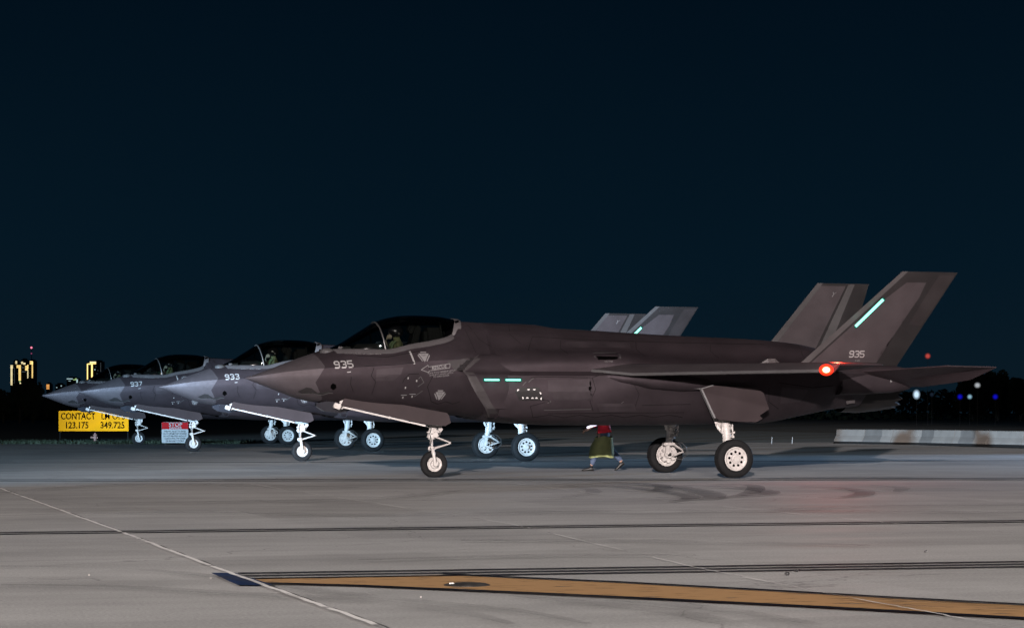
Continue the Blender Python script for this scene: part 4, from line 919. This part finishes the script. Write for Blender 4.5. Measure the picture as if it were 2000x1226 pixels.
mb = MB(); mb.box((0, 0, (zt + zb) / 2), (w, .05, zt - zb), bev=.008); mb.build('panel', M['signwhite'], t)
mb = MB(); mb.box((0, -.028, (zt + zm) / 2), (w - .01, .008, zt - zm - .01)); mb.build('red_band', M['signred'], t)
for s in (-1, 1): mb = MB(); mb.box((s * (w / 2 - .08), .05, zb / 2), (.05, .05, abs(zb) + .3), bev=.01); mb.build('post', M['post'], t)
q2 = lambda x, y, o=-.033: ((x - 342) * k, o, CAM_H + (Y_HOR - y) * k)
solid_text('sign_text', 'STOP', 10.5 * k, q2(343, 829), M['signwhite'], t, bold=.005, sx=1.05); solid_text('sign_text', 'DANGER', 6 * k, q2(343, 835.4), M['signwhite'], t, bold=.003)
for i, s in enumerate(('YOU ARE ABOUT TO ENTER', 'AN ACTIVE MILITARY RUNWAY', 'DO NOT PROCEED WITHOUT', 'CONTACTING THE TOWER', 'OR GROUND CONTROL')): solid_text('sign_text', s, 4.4 * k, q2(342, 842 + i * 4.7, -.026), M['ink'], t, bold=.001, sx=.74)
# small reddish hydrant between the grass and the yellow sign
c = gp(186, 863); t = thing('hydrant', 'small reddish brown hydrant in the grass under the yellow sign', 'hydrant', (c.x, c.y, -.02))
M['hyd'] = mat('hydrant_paint', (.20, .10, .08), .6, var=.2, vs_=8)
mb = MB(); mb.lathe([(.12, 0), (.12, .03), (.08, .05), (.075, .30), (.10, .32), (.095, .36), (.05, .43), (.02, .47), (.001, .48)], (0, 0, 0), 'z', 20); mb.build('barrel', M['hyd'], t, smooth=40)
mb = MB(); mb.tube((0, 0, .24), (-.17, -.02, .24), .045, n=12); mb.tube((0, 0, .22), (.13, 0, .22), .03, n=12); mb.tube((-.17, -.02, .24), (-.20, -.02, .24), .055, n=6); mb.build('nozzle', M['hyd'], t, smooth=40)

# ------------------------------------------------------------------ barriers along the far right edge
M['barrier'] = mat('white_barrier_plastic', (.115, .107, .098), .55, var=.12, vs_=2)
M['barrier2'] = mat('grey_barrier_plastic', (.070, .066, .062), .6, var=.15, vs_=2)
SEAM = [(1637, 861.5, 838), (1693, 862.5, 838), (1748, 863.5, 838.5), (1805, 864.5, 839), (1869, 866, 839.5), (1935, 867.5, 840.5), (2004, 869, 841.5), (2074, 870.5, 842)]
lb = ['leftmost white barrier at the open end of the row', 'second white barrier from the left end, its left half grey', 'third white barrier from the left end of the row', 'fourth barrier from the left end, grey patch at its left', 'fifth barrier from the left end, wide grey patch in its middle', 'sixth barrier from the left end, the widest clean white one', 'last white barrier of the row, cut by the right edge of the picture']
for i in range(7):
    (xa, ya, ta), (xb, yb, tb) = SEAM[i], SEAM[i + 1]; Z0 = .0
    def pos(x, y): D_ = F_PX * (CAM_H - Z0) / (y + 4 - Y_HOR); return Vector(((x - 1000) / F_PX * D_, D_, 0)), D_
    a, Da = pos(xa, ya); b, Db = pos(xb, yb); L = (b - a).length; an = math.atan2((b - a).y, (b - a).x)
    h = ((ya + 4 - ta) / F_PX * Da + (yb + 4 - tb) / F_PX * Db) / 2
    t = thing('barrier', lb[i], 'barrier', a, an, 'white traffic barriers along the apron edge')
    prof = [(-.26, .10), (-.25, .17), (-.13, .36), (-.10, h - .02), (-.06, h), (.06, h), (.10, h - .02), (.13, .36), (.25, .17), (.26, .10)]
    def seg(name, x0, x1, m, par, g_=0):
        mb = MB(); mb.loft([[Vector((x, y * (1 + g_), z + g_ * .1)) for y, z in prof] for x in (x0, (x0 + x1) / 2, x1)]); return mb.build(name, m, par, smooth=20)
    body = seg('body', .015, L - .015, M['barrier'], t)
    if i in (1, 3, 4): seg('grey_panel', *{1: (.02, L * .62), 3: (.0, L * .38), 4: (L * .18, L * .62)}[i], M['barrier2'], t, .02)  # darker grey overlay on part of this barrier
    mb = MB(); mb.box((L / 2, 0, .05), (L, .58, .10), bev=.01); mb.build('rubber_base', M['post'], t)
    mb = MB(); mb.tube((L * .97, 0, h - .01), (L * .97, 0, h + .035), .03, n=10); mb.build('joint_pin', M['post'], t)
for px, lab in ((1507, 'left one of two short white stakes under the tail of fighter 935'), (1547, 'right one of two short white stakes under the tail of fighter 935')):
    c = gp(px, 866); mb = MB(); mb.tube((0, 0, -.05), (.02, 0, .26), .018, n=8); mb.sphere((.02, 0, .27), .022, 8, 6); tag(mb.build('stake', M['mark'], loc=c), lab, 'stake', 'short stakes at the apron edge')

# ------------------------------------------------------------------ trees
M['leaf'] = mat('night_foliage', (.018, .026, .012), .8, var=.5, vs_=.6); M['bark'] = mat('bark', (.04, .03, .022), .9)
def crown_mb(c, r, n, leaf, seed):
    rd = random.Random(seed); mb = MB(); lobes = [(Vector((rd.uniform(-.6, .6) * r[0], rd.uniform(-.6, .6) * r[1], rd.uniform(-.45, .55) * r[2])), rd.uniform(.35, .6)) for _ in range(9)]
    for i in range(n):
        lc, lr = rd.choice(lobes); d = Vector((rd.gauss(0, 1), rd.gauss(0, 1), rd.gauss(0, 1))).normalized() * (rd.random() ** .4) * lr
        p = Vector(c) + lc + Vector((d.x * r[0], d.y * r[1], d.z * r[2])); u = Vector((rd.gauss(0, 1), rd.gauss(0, 1), rd.gauss(0, 1))).normalized(); v = u.orthogonal().normalized(); s = leaf * rd.uniform(.5, 1.3)
        mb.poly([p + u * s, p + v * s * .6, p - u * s, p - v * s * .6])
    return mb
def tree(px, ytop, D, wpx, lab, seed):
    k = D / F_PX; x = (px - 1000) * k; h = CAM_H + (Y_HOR - ytop) * k; rw = wpx * k / 2
    t = thing('tree', lab, 'tree', (x, D, -.3), 0, 'dark trees on the horizon')
    mb = MB(); mb.path([(0, 0, 0), (.1, 0, h * .25), (-.1, .1, h * .5), (0, 0, h * .8)], [h * .035, h * .028, h * .02, h * .008], 8)
    for a in range(5): mb.path([(0, 0, h * (.25 + .08 * a)), (math.cos(a * 2.4) * rw * .6, math.sin(a * 2.4) * rw * .6, h * (.45 + .08 * a))], [h * .014, h * .005], 6)
    mb.build('trunk', M['bark'], t, smooth=60); crown_mb((0, 0, h * .55), (rw, rw, h * .5), 2600, h * .05, seed).build('crown', M['leaf'], t, fixn=False)
for a in [(6, 752, 330, 70, 'dark tree at the left edge of the picture', 1), (38, 744, 340, 44, 'dark tree in front of the tall gold lit towers', 2), (64, 739, 350, 46, 'tallest dark tree, just right of the gold lit towers', 3), (108, 766, 380, 44, 'low dark tree left of the small orange lit building', 4), (1900, 722, 420, 70, 'dark rounded tree beyond the tip of the stabilator of fighter 935', 5), (1948, 715, 430, 60, 'taller dark tree near the right edge of the picture', 6), (1993, 719, 400, 56, 'dark tree cut by the right edge of the picture', 7)]: tree(*a)
mb = MB(); rd = random.Random(5)
for i in range(16000):
    x = rd.uniform(-200, 200); D = 500 + rd.uniform(-15, 25); hh = 7.2 + 1.1 * math.sin(x * .11) + .7 * math.sin(x * .31 + 2); hh = hh * (.58 if x < -90 else 1)
    p = Vector((x, D, rd.random() ** .8 * hh - .3)); u = Vector((rd.gauss(0, 1), rd.gauss(0, 1), rd.gauss(0, 1))).normalized(); v = u.orthogonal().normalized(); s = rd.uniform(.4, 1.1)
    mb.poly([p + u * s, p + v * s * .7, p - u * s, p - v * s * .7])
tag(mb.build('tree_line', M['leaf'], fixn=False), 'low dark wood along the whole horizon', 'trees', kind='stuff')

# ------------------------------------------------------------------ skyline and far lamps
M['gold'] = emit('gold_outline_light', (1, .70, .24), 1.7); M['goldw'] = emit('pale_window_light', (1, .84, .46), 1.4); M['orange'] = emit('orange_window_light', (1, .45, .12), 1.2)
M['coolwin'] = emit('cool_window_light', (.55, .8, .85), .7); M['greenwin'] = emit('green_window_light', (.55, .85, .35), .7); M['redb'] = emit('red_beacon_glow', (1, .22, .34), 1.6); M['dimwin'] = emit('dim_window_light', (.5, .62, .70), .10)
M['bld'] = mat('night_facade', (.02, .022, .026), .6)
DS = 2600.; ks = DS / F_PX
def S(px, py): return ((px - 1000) * ks, CAM_H + (Y_HOR - py) * ks)
def building(x0, x1, ytop, lab, rows, cat='tower', name='tower', depth=18, D=DS):
    """rows: (x0, x1, y0, y1, material, count of window bands) in skyline measure"""
    xa, zt = S(x0, ytop); xb, _ = S(x1, ytop); xm = (xa + xb) / 2
    t = thing(name, lab, cat, (xm, D, 0), 0, 'lit buildings on the skyline')
    mb = MB(); mb.box((0, depth / 2, zt / 2), (xb - xa, depth, zt)); mb.box((0, depth / 2, zt + .8), ((xb - xa) * .6, depth * .6, 1.6)); mb.build('wall', M['bld'], t)
    for r in rows:
        a, za = S(r[0], r[2]); b, zb_ = S(r[1], r[3]); mb = MB(); n_ = r[5]; hz = (za - zb_) / n_
        for k in range(n_): mb.box(((a + b) / 2 - xm, -.25 - .06 * (len(mb.bm.faces) % 2), za - hz * (k + .5)), (b - a, .5, hz * (.55 if n_ > 1 else 1)))
        mb.build('lit_window', M[r[4]], t)
    return t
building(20.5, 25.5, 713, 'leftmost tower, a tall pale gold column of light', [(20.6, 25.2, 712.5, 720, 'goldw', 3), (20.8, 24.4, 720, 752, 'goldw', 14)])
building(26, 32, 704, 'second tower from the left, short bright bands at its top and a dim side', [(30.2, 33.4, 704.5, 710.5, 'goldw', 3), (27.8, 28.8, 718, 748, 'dimwin', 12)])
building(32.5, 41, 711, 'third tower from the left with the widest gold stripe down its front', [(32.5, 36, 712.5, 718.5, 'gold', 3), (36.4, 40.8, 712.5, 743, 'gold', 14), (37.5, 40, 743.5, 745.5, 'greenwin', 1), (38.6, 40.8, 747, 749, 'goldw', 1)])
building(41, 50, 702, "dark tower under a dim red roof light, pale blocks at its top", [(41.5, 45, 706, 710.5, "goldw", 3), (45.5, 49.8, 708, 712, "goldw", 2), (42.5, 46.5, 716, 719, "dimwin", 2), (42.5, 50, 725, 726.5, "dimwin", 1)])
building(50.5, 56.5, 712, 'stepped tower with a short gold stripe, left of the mast tower', [(53, 55.6, 712, 720, 'gold', 4), (49.3, 54.5, 714, 723.5, 'gold', 4), (53.4, 55.4, 722, 738.5, 'goldw', 7)])
t = building(57.5, 66, 704, 'tower carrying a tall mast with red beacons', [(58.3, 63.8, 704.5, 711.5, 'gold', 3), (62, 64.4, 706, 738, 'gold', 15)])
xm, _ = S(61.75, 0); mx_, z1 = S(60.2, 678.5); _, z2 = S(60, 704); _, z3 = S(0, 690)
mb = MB(); mb.tube((mx_ - xm, 4, z2), (mx_ - xm, 4, z1), .45, .2, 8); mb.build('mast', M['bld'], t)
mb = MB(); mb.sphere((mx_ - xm, 3.2, z1), 1.25, 12, 8); mb.build('beacon', M['redb'], t)
M['redd'] = emit('dim_red_beacon_glow', (.5, .10, .25), .5); mb = MB(); mb.sphere((mx_ - xm, 3.2, z3), .9, 12, 8); mb.build('beacon', M['redd'], t)
building(169.8, 183, 707.5, 'twin edged tower outlined in gold left of the rear cockpits', [(169.9, 171.9, 710, 742, 'gold', 1), (178.2, 181.2, 710, 737, 'gold', 1), (171.9, 178.2, 709.5, 711.6, 'gold', 1), (175.5, 187.6, 706, 708, 'goldw', 1), (175.5, 187.6, 708.6, 710.8, 'gold', 1)])
building(184, 199, 705.5, 'dim blue grey tower behind the gold outlined one', [(186.8, 188, 715, 716.5, 'dimwin', 1), (184.6, 186.2, 720.5, 722.6, 'coolwin', 1), (190.6, 192, 722.6, 724, 'dimwin', 1), (189, 190.2, 728.5, 730, 'dimwin', 1), (196, 197.4, 708, 726, 'dimwin', 7)])
building(90.5, 97, 749, 'small building with three orange lit floors', [(90.8, 96.4, 750, 760, 'orange', 4)], 'building', 'building')
building(108, 122, 750, 'low building with two small white lights, left of the fighter noses', [(109.8, 111.8, 755.8, 757.2, 'coolwin', 1), (118.6, 120.8, 752.4, 754.2, 'coolwin', 1)], 'building', 'building')
building(130, 150, 738, 'wide low building with rows of green and white lights', [(130.5, 142, 738.6, 740.4, 'coolwin', 1), (143, 149, 740.5, 742, 'greenwin', 1), (147, 149.8, 738.6, 740, 'greenwin', 1), (134, 138, 743, 744, 'coolwin', 1)], 'building', 'building')
building(149.3, 152.2, 740, 'narrow white lit slab beside the wide low building', [(149.4, 152, 740.5, 750, 'coolwin', 1)], 'building', 'building')
def far_lamp(px, py, D, r, m3, lab, rr=1):
    m, m_sh = m3
    p = at(px, py, D); t = thing('airfield_lamp', lab, 'airfield lamp', (p.x, D, -.3), 0, 'lamps across the airfield')
    mb = MB(); mb.tube((0, 0, 0), (0, 0, p.z + .3 - r * .6), .016, n=6); mb.build('pole', M['tub'], t)
    for q_, f_ in ((.55, 0), (.80, 1), (1.08, 2)):  # two outer shells paint the soft blur round the lamp
        mb = MB(); mb.sphere((0, 0, p.z + .3), r * q_, 20, 14, (1, .7, rr)); mb.build('lamp' if f_ == 0 else 'halo_shell', m if f_ == 0 else m_sh[f_ - 1], t, smooth=60)
    return t
kk = 240 / F_PX
far_lamp(1790, 770, 240, 6.8 * kk, glow('cool_white_lamp', (.62, .82, 1), 1.9), 'largest blue white lamp, right below the stabilator', 1.35)
far_lamp(1820, 770, 240, 4.5 * kk, glow('faint_blue_lamp', (.3, .5, .9), .05), 'faintest bluish lamp, next to the largest white one')
far_lamp(1875, 774.5, 240, 5.5 * kk, glow('deep_blue_lamp', (.01, .01, 1), .75), 'deep blue lamp touching a small white one')
far_lamp(1894, 774.5, 240, 5 * kk, glow('pale_blue_lamp', (.45, .8, 1), .9), 'small pale blue white lamp between two deep blue ones')
far_lamp(1909, 752, 240, 6.2 * kk, glow('grey_white_lamp', (.75, .8, .85), .9), 'white lamp standing higher than its neighbours, below the stabilator tip', .9)
far_lamp(1944, 774.5, 240, 5.5 * kk, glow('far_blue_lamp', (.01, .01, 1), .75), 'deep blue lamp alone at far right')
t = far_lamp(1812, 695, 240, 5.6 * kk, glow('red_mast_lamp', (1, .13, .11), .8), 'soft red lamp on a tall pole above the stabilator')

# ------------------------------------------------------------------ people
M['skin'] = mat('skin', (.42, .26, .19), .55); M['helmet'] = mat('helmet_black_gloss', (.010, .010, .012), .18, coat=.5); M['mask'] = mat('oxygen_mask', (.30, .25, .20), .6)
M['suit'] = mat('olive_flight_suit', (.12, .125, .06), .8, var=.3, vs_=9, bump=.4, bs=14); M['visor'] = mat('visor', (.015, .015, .02), .05, spec=1, coat=1); M['glove'] = mat('green_glove', (.10, .14, .07), .7)
def skin_body(name, V, E_, rad, root, m, parent, sub=2):
    me = bpy.data.meshes.new(name); me.from_pydata(V, E_, []); o = bpy.data.objects.new(name, me); COL.objects.link(o)
    md = o.modifiers.new('s', 'SKIN'); md.use_smooth_shade = True
    for i, v in enumerate(me.skin_vertices[0].data):
        r = rad[i]; v.radius = r if hasattr(r, '__len__') else (r, r); v.use_root = (i == root)
    sd = o.modifiers.new('d', 'SUBSURF'); sd.levels = sub; sd.render_levels = sub
    dg = bpy.context.evaluated_depsgraph_get(); me2 = bpy.data.meshes.new_from_object(o.evaluated_get(dg)); bpy.data.objects.remove(o); me2.name = name
    me2.materials.clear(); me2.materials.append(m); me2.polygons.foreach_set('use_smooth', [True] * len(me2.polygons))
    return link(bpy.data.objects.new(name, me2), parent)
def hand(V, E_, rad, wrist, d, side, curl=.5):
    """palm and five bent fingers appended to a skeleton; d: pointing direction, side: thumb direction"""
    w = Vector(V[wrist]); d = Vector(d).normalized(); s = Vector(side).normalized(); n_ = d.cross(s).normalized()
    V.append(tuple(w + d * .05)); palm = len(V) - 1; E_.append((wrist, palm)); rad.append((.034, .018))
    for k, ln in enumerate((.072, .080, .074, .058)):
        b = w + d * .085 + s * (.030 - .020 * k); prev = palm; p = b; di = d
        for j in range(3):
            V.append(tuple(p)); E_.append((prev, len(V) - 1)); rad.append(.0095 - j * .0012); prev = len(V) - 1
            di = (di + n_ * curl * .8).normalized(); p = p + di * ln / 2
    p = w + d * .03 + s * .035; prev = palm; di = (d * .6 + s * .8).normalized()
    for j in range(3):
        V.append(tuple(p)); E_.append((prev, len(V) - 1)); rad.append(.0105 - j * .001); prev = len(V) - 1; p = p + di * .028; di = (di + d * .4 + n_ * curl * .5).normalized()
def make_pilot():
    """seated pilot, pelvis at the origin, facing -x"""
    t = thing('person', None, 'person')
    V = [(0, 0, .08), (.02, 0, .25), (.05, 0, .42), (.06, 0, .53), (.04, 0, .60), (.0, 0, .70), (-.005, 0, .78)]; E_ = [(i, i + 1) for i in range(6)]; rad = [(.15, .13), (.15, .12), (.17, .13), (.11, .09), (.06, .06), (.085, .095), (.075, .08)]
    for s in (-1, 1):
        b = len(V); V += [(.04, s * .17, .50), (-.02, s * .24, .30), (-.10, s * .22, .22), (-.26, s * .20, .24)]; E_ += [(3, b), (b, b + 1), (b + 1, b + 2), (b + 2, b + 3)]; rad += [.065, .052, .045, .032]
        hand(V, E_, rad, b + 3, (-1, 0, .1), (0, -s * .3, 1), .9)
        b = len(V); V += [(-.10, s * .11, .06), (-.45, s * .14, .12), (-.62, s * .13, -.22)]; E_ += [(0, b), (b, b + 1), (b + 1, b + 2)]; rad += [.09, .065, .05]
    skin_body('body', V, E_, rad, 0, M['suit'], t, 1)
    mb = MB(); mb.sphere((.015, 0, .765), .145, 24, 16, (1.08, .92, 1.0)); mb.sphere((.06, -.128, .71), .045, 12, 8, (1, .5, 1.2)); mb.sphere((.06, .128, .71), .045, 12, 8, (1, .5, 1.2)); h = mb.build('helmet', M['helmet'], t, smooth=60)
    mb = MB(); mb.sphere((-.035, 0, .775), .128, 20, 12, (1, .88, .62)); mb.build('visor', M['visor'], h, smooth=60)
    mb = MB(); mb.lathe([(.055, 0), (.05, .05), (.038, .085), (.02, .10)], (0, 0, 0), 'x', 16)
    for v in mb.bm.verts: v.co = Vector((-v.co.x - .085, v.co.y, v.co.z * 1.1 + .665 - v.co.x * .2))
    mb.path([(-.17, 0, .64), (-.20, .01, .56), (-.14, .05, .45), (-.06, .10, .38)], .018, 8); mb.build('oxygen_mask', M['mask'], t, smooth=50)
    mb = MB(); mb.path([(-.02, -.13, .56), (-.09, -.12, .48), (-.12, -.10, .34), (-.10, -.08, .2)], .026, 8); mb.path([(-.02, .13, .56), (-.09, .12, .48), (-.12, .10, .34), (-.10, .08, .2)], .026, 8); mb.build('harness', M['glove'], t, smooth=50)
    return t
P0 = make_pilot(); pl = ['pilot in black helmet in the cockpit of nearest fighter 935', 'helmeted pilot in the blue grey fighter just behind number 935', 'helmeted pilot in the third fighter, above the number 937', 'pilot barely visible in the farthest cockpit of the row']
for i, (j, lab) in enumerate(zip(jets, pl)):
    p = P0 if i == 0 else copy_tree(P0); p.matrix_world = Matrix.Translation(j.location) @ Matrix.Rotation(j.rotation_euler.z, 4, 'Z') @ Matrix.Translation((3.15, -.02, 2.30)); tag(p, lab, 'person', 'pilots seated in the cockpits')

# ground crew member walking to the left behind fighter 935
f = gp(1157, 919); t = thing('person', 'person in red top and olive apron over jeans striding behind fighter 935', 'person', (f.x - .02, f.y, 0))
V = [(.30, 0, .92), (.29, 0, 1.10), (.27, 0, 1.30), (.25, 0, 1.43), (.23, 0, 1.50), (.20, 0, 1.60), (.195, 0, 1.68)]; E_ = [(i, i + 1) for i in range(6)]; rad = [(.15, .12), (.135, .11), (.155, .12), (.10, .08), (.055, .055), (.075, .09), (.07, .08)]
for s, leg in ((-1, [(.26, -.09, .86), (.10, -.09, .50), (-.01, -.09, .11)]), (1, [(.33, .09, .86), (.46, .09, .50), (.72, .10, .20)])):
    b = len(V); V += leg; E_ += [(0, b), (b, b + 1), (b + 1, b + 2)]; rad += [.095, .068, .045]
V += [(.28, -.19, 1.40), (.14, -.27, 1.14), (-.10, -.24, .97)]; b = len(V) - 3; E_ += [(3, b), (b, b + 1), (b + 1, b + 2)]; rad += [.062, .05, .032]; hand(V, E_, rad, b + 2, (-.9, 0, -.45), (0, .2, 1), .5)
V += [(.26, .19, 1.40), (.36, .26, 1.15), (.22, .26, .95)]; b = len(V) - 3; E_ += [(3, b), (b, b + 1), (b + 1, b + 2)]; rad += [.062, .05, .032]; hand(V, E_, rad, b + 2, (-.5, 0, -.8), (-1, .1, .2), .6)
skin_body('body', V, E_, rad, 0, M['skin'], t)
M['jean'] = mat('blue_jeans', (.05, .075, .13), .8, var=.2, vs_=9, bump=.4, bs=20); M['redtop'] = mat('red_top', (.75, .03, .06), .8, var=.15, vs_=6, bump=.4, bs=10); M['olive'] = mat('olive_apron', (.24, .27, .11), .8, var=.2, vs_=5, bump=.5, bs=9); M['shoe'] = mat('black_shoe', (.01, .01, .01), .5)
V = [(.295, 0, 1.02), (.30, 0, .86)]; E_ = [(0, 1)]; rad = [(.185, .15), (.185, .155)]
for leg in ([(.26, -.09, .80), (.10, -.09, .50), (.0, -.09, .12)], [(.33, .09, .80), (.46, .09, .50), (.71, .10, .22)]):
    b = len(V); V += leg; E_ += [(1, b), (b, b + 1), (b + 1, b + 2)]; rad += [.108, .082, .062]
skin_body('jeans', V, E_, rad, 1, M['jean'], t)
V = [(.30, 0, .95), (.29, 0, 1.08), (.27, 0, 1.28), (.25, 0, 1.42)]; E_ = [(0, 1), (1, 2), (2, 3)]; rad = [(.24, .17), (.21, .16), (.19, .14), (.10, .09)]
for q in ([(.28, -.19, 1.40), (.15, -.27, 1.15), (.0, -.25, 1.04)], [(.26, .19, 1.40), (.36, .26, 1.17), (.28, .26, 1.03)]):
    b = len(V); V += q; E_ += [(3, b), (b, b + 1), (b + 1, b + 2)]; rad += [.072, .062, .050]
skin_body('red_top', V, E_, rad, 1, M['redtop'], t)
mb = MB(); n_ = 40; rg = []
for z, rx, ry, cx in ((.80, .20, .185, .295), (.70, .225, .20, .28), (.58, .27, .225, .25), (.44, .285, .24, .24), (.32, .30, .245, .235)):
    rg.append([Vector((cx + rx * math.cos(a) * (1 + .05 * math.sin(7 * a) * (1 - z)), ry * math.sin(a) * (1 + .08 * math.sin(5 * a) * (1 - z)), z + .02 * math.sin(3 * a))) for a in [2 * math.pi * k / n_ for k in range(n_)]])
mb.loft(rg, cap=False); mb.loft([[p * 1 + Vector(((.27 - p.x) * .03, -p.y * .03, 0)) for p in r] for r in rg], cap=False); mb.build('olive_apron', M['olive'], t, smooth=60)
def shoe(ankle, toe, pitch):
    mb = MB(); rg = []
    for x, w, h in ((.07, .03, .07), (.05, .042, .10), (0, .045, .11), (-.07, .048, .075), (-.15, .05, .055), (-.20, .035, .035), (-.215, .01, .02)):
        rg.append([Vector((x, w * math.cos(a), max(0, h / 2 + h / 2 * math.sin(a)))) for a in [2 * math.pi * k / 14 for k in range(14)]])
    mb.loft(rg); mt = Matrix.Translation(ankle) @ Matrix.Rotation(pitch, 4, 'Y')
    bmesh.ops.transform(mb.bm, matrix=mt, verts=mb.bm.verts[:]); return mb.build('shoe', M['shoe'], t, smooth=50)
shoe((-.02, -.09, 0), 0, 0); shoe((.73, .10, .11), 0, R(-35))
mb = MB(); mb.sphere((.195, 0, 1.675), .098, 20, 14, (1.08, .88, 1.12))
for v in mb.bm.verts:
    if v.co.x < .15 and v.co.z < 1.72: v.co.x = .17
mb.build('hair', mat('dark_hair', (.02, .014, .01), .7), t, smooth=60)
mb = MB()
for s in (-1, 1): mb.sphere((.118, s * .032, 1.655), .011, 8, 6)
mb.build('eyes', M['shoe'], t); mb = MB(); mb.sphere((.108, 0, 1.63), .016, 10, 8, (1, .7, 1.4)); mb.sphere((.115, 0, 1.595), .016, 10, 6, (.6, 1.5, .35)); mb.build('nose_and_mouth', M['skin'], t, smooth=60)
mb = MB(); mb.tube((-.13, 0, 0), (-.02, 0, .03), .018, n=12); mb.sphere((-.13, 0, 0), .02, 10, 6); h_ = thing('light_wand', 'glowing white wand held by the person in the red top', 'wand', (f.x - .02 - .10, f.y - .31, .985)); mb.build('handle', M['post'], h_, smooth=60)
mb = MB(); mb.path([(-.02, 0, .03), (.10, 0, .075), (.22, 0, .10)], [.022, .026, .018], 12); mb.build('glow_tube', emit('wand_glow', (.85, .80, 1), 2.5), h_, smooth=60)
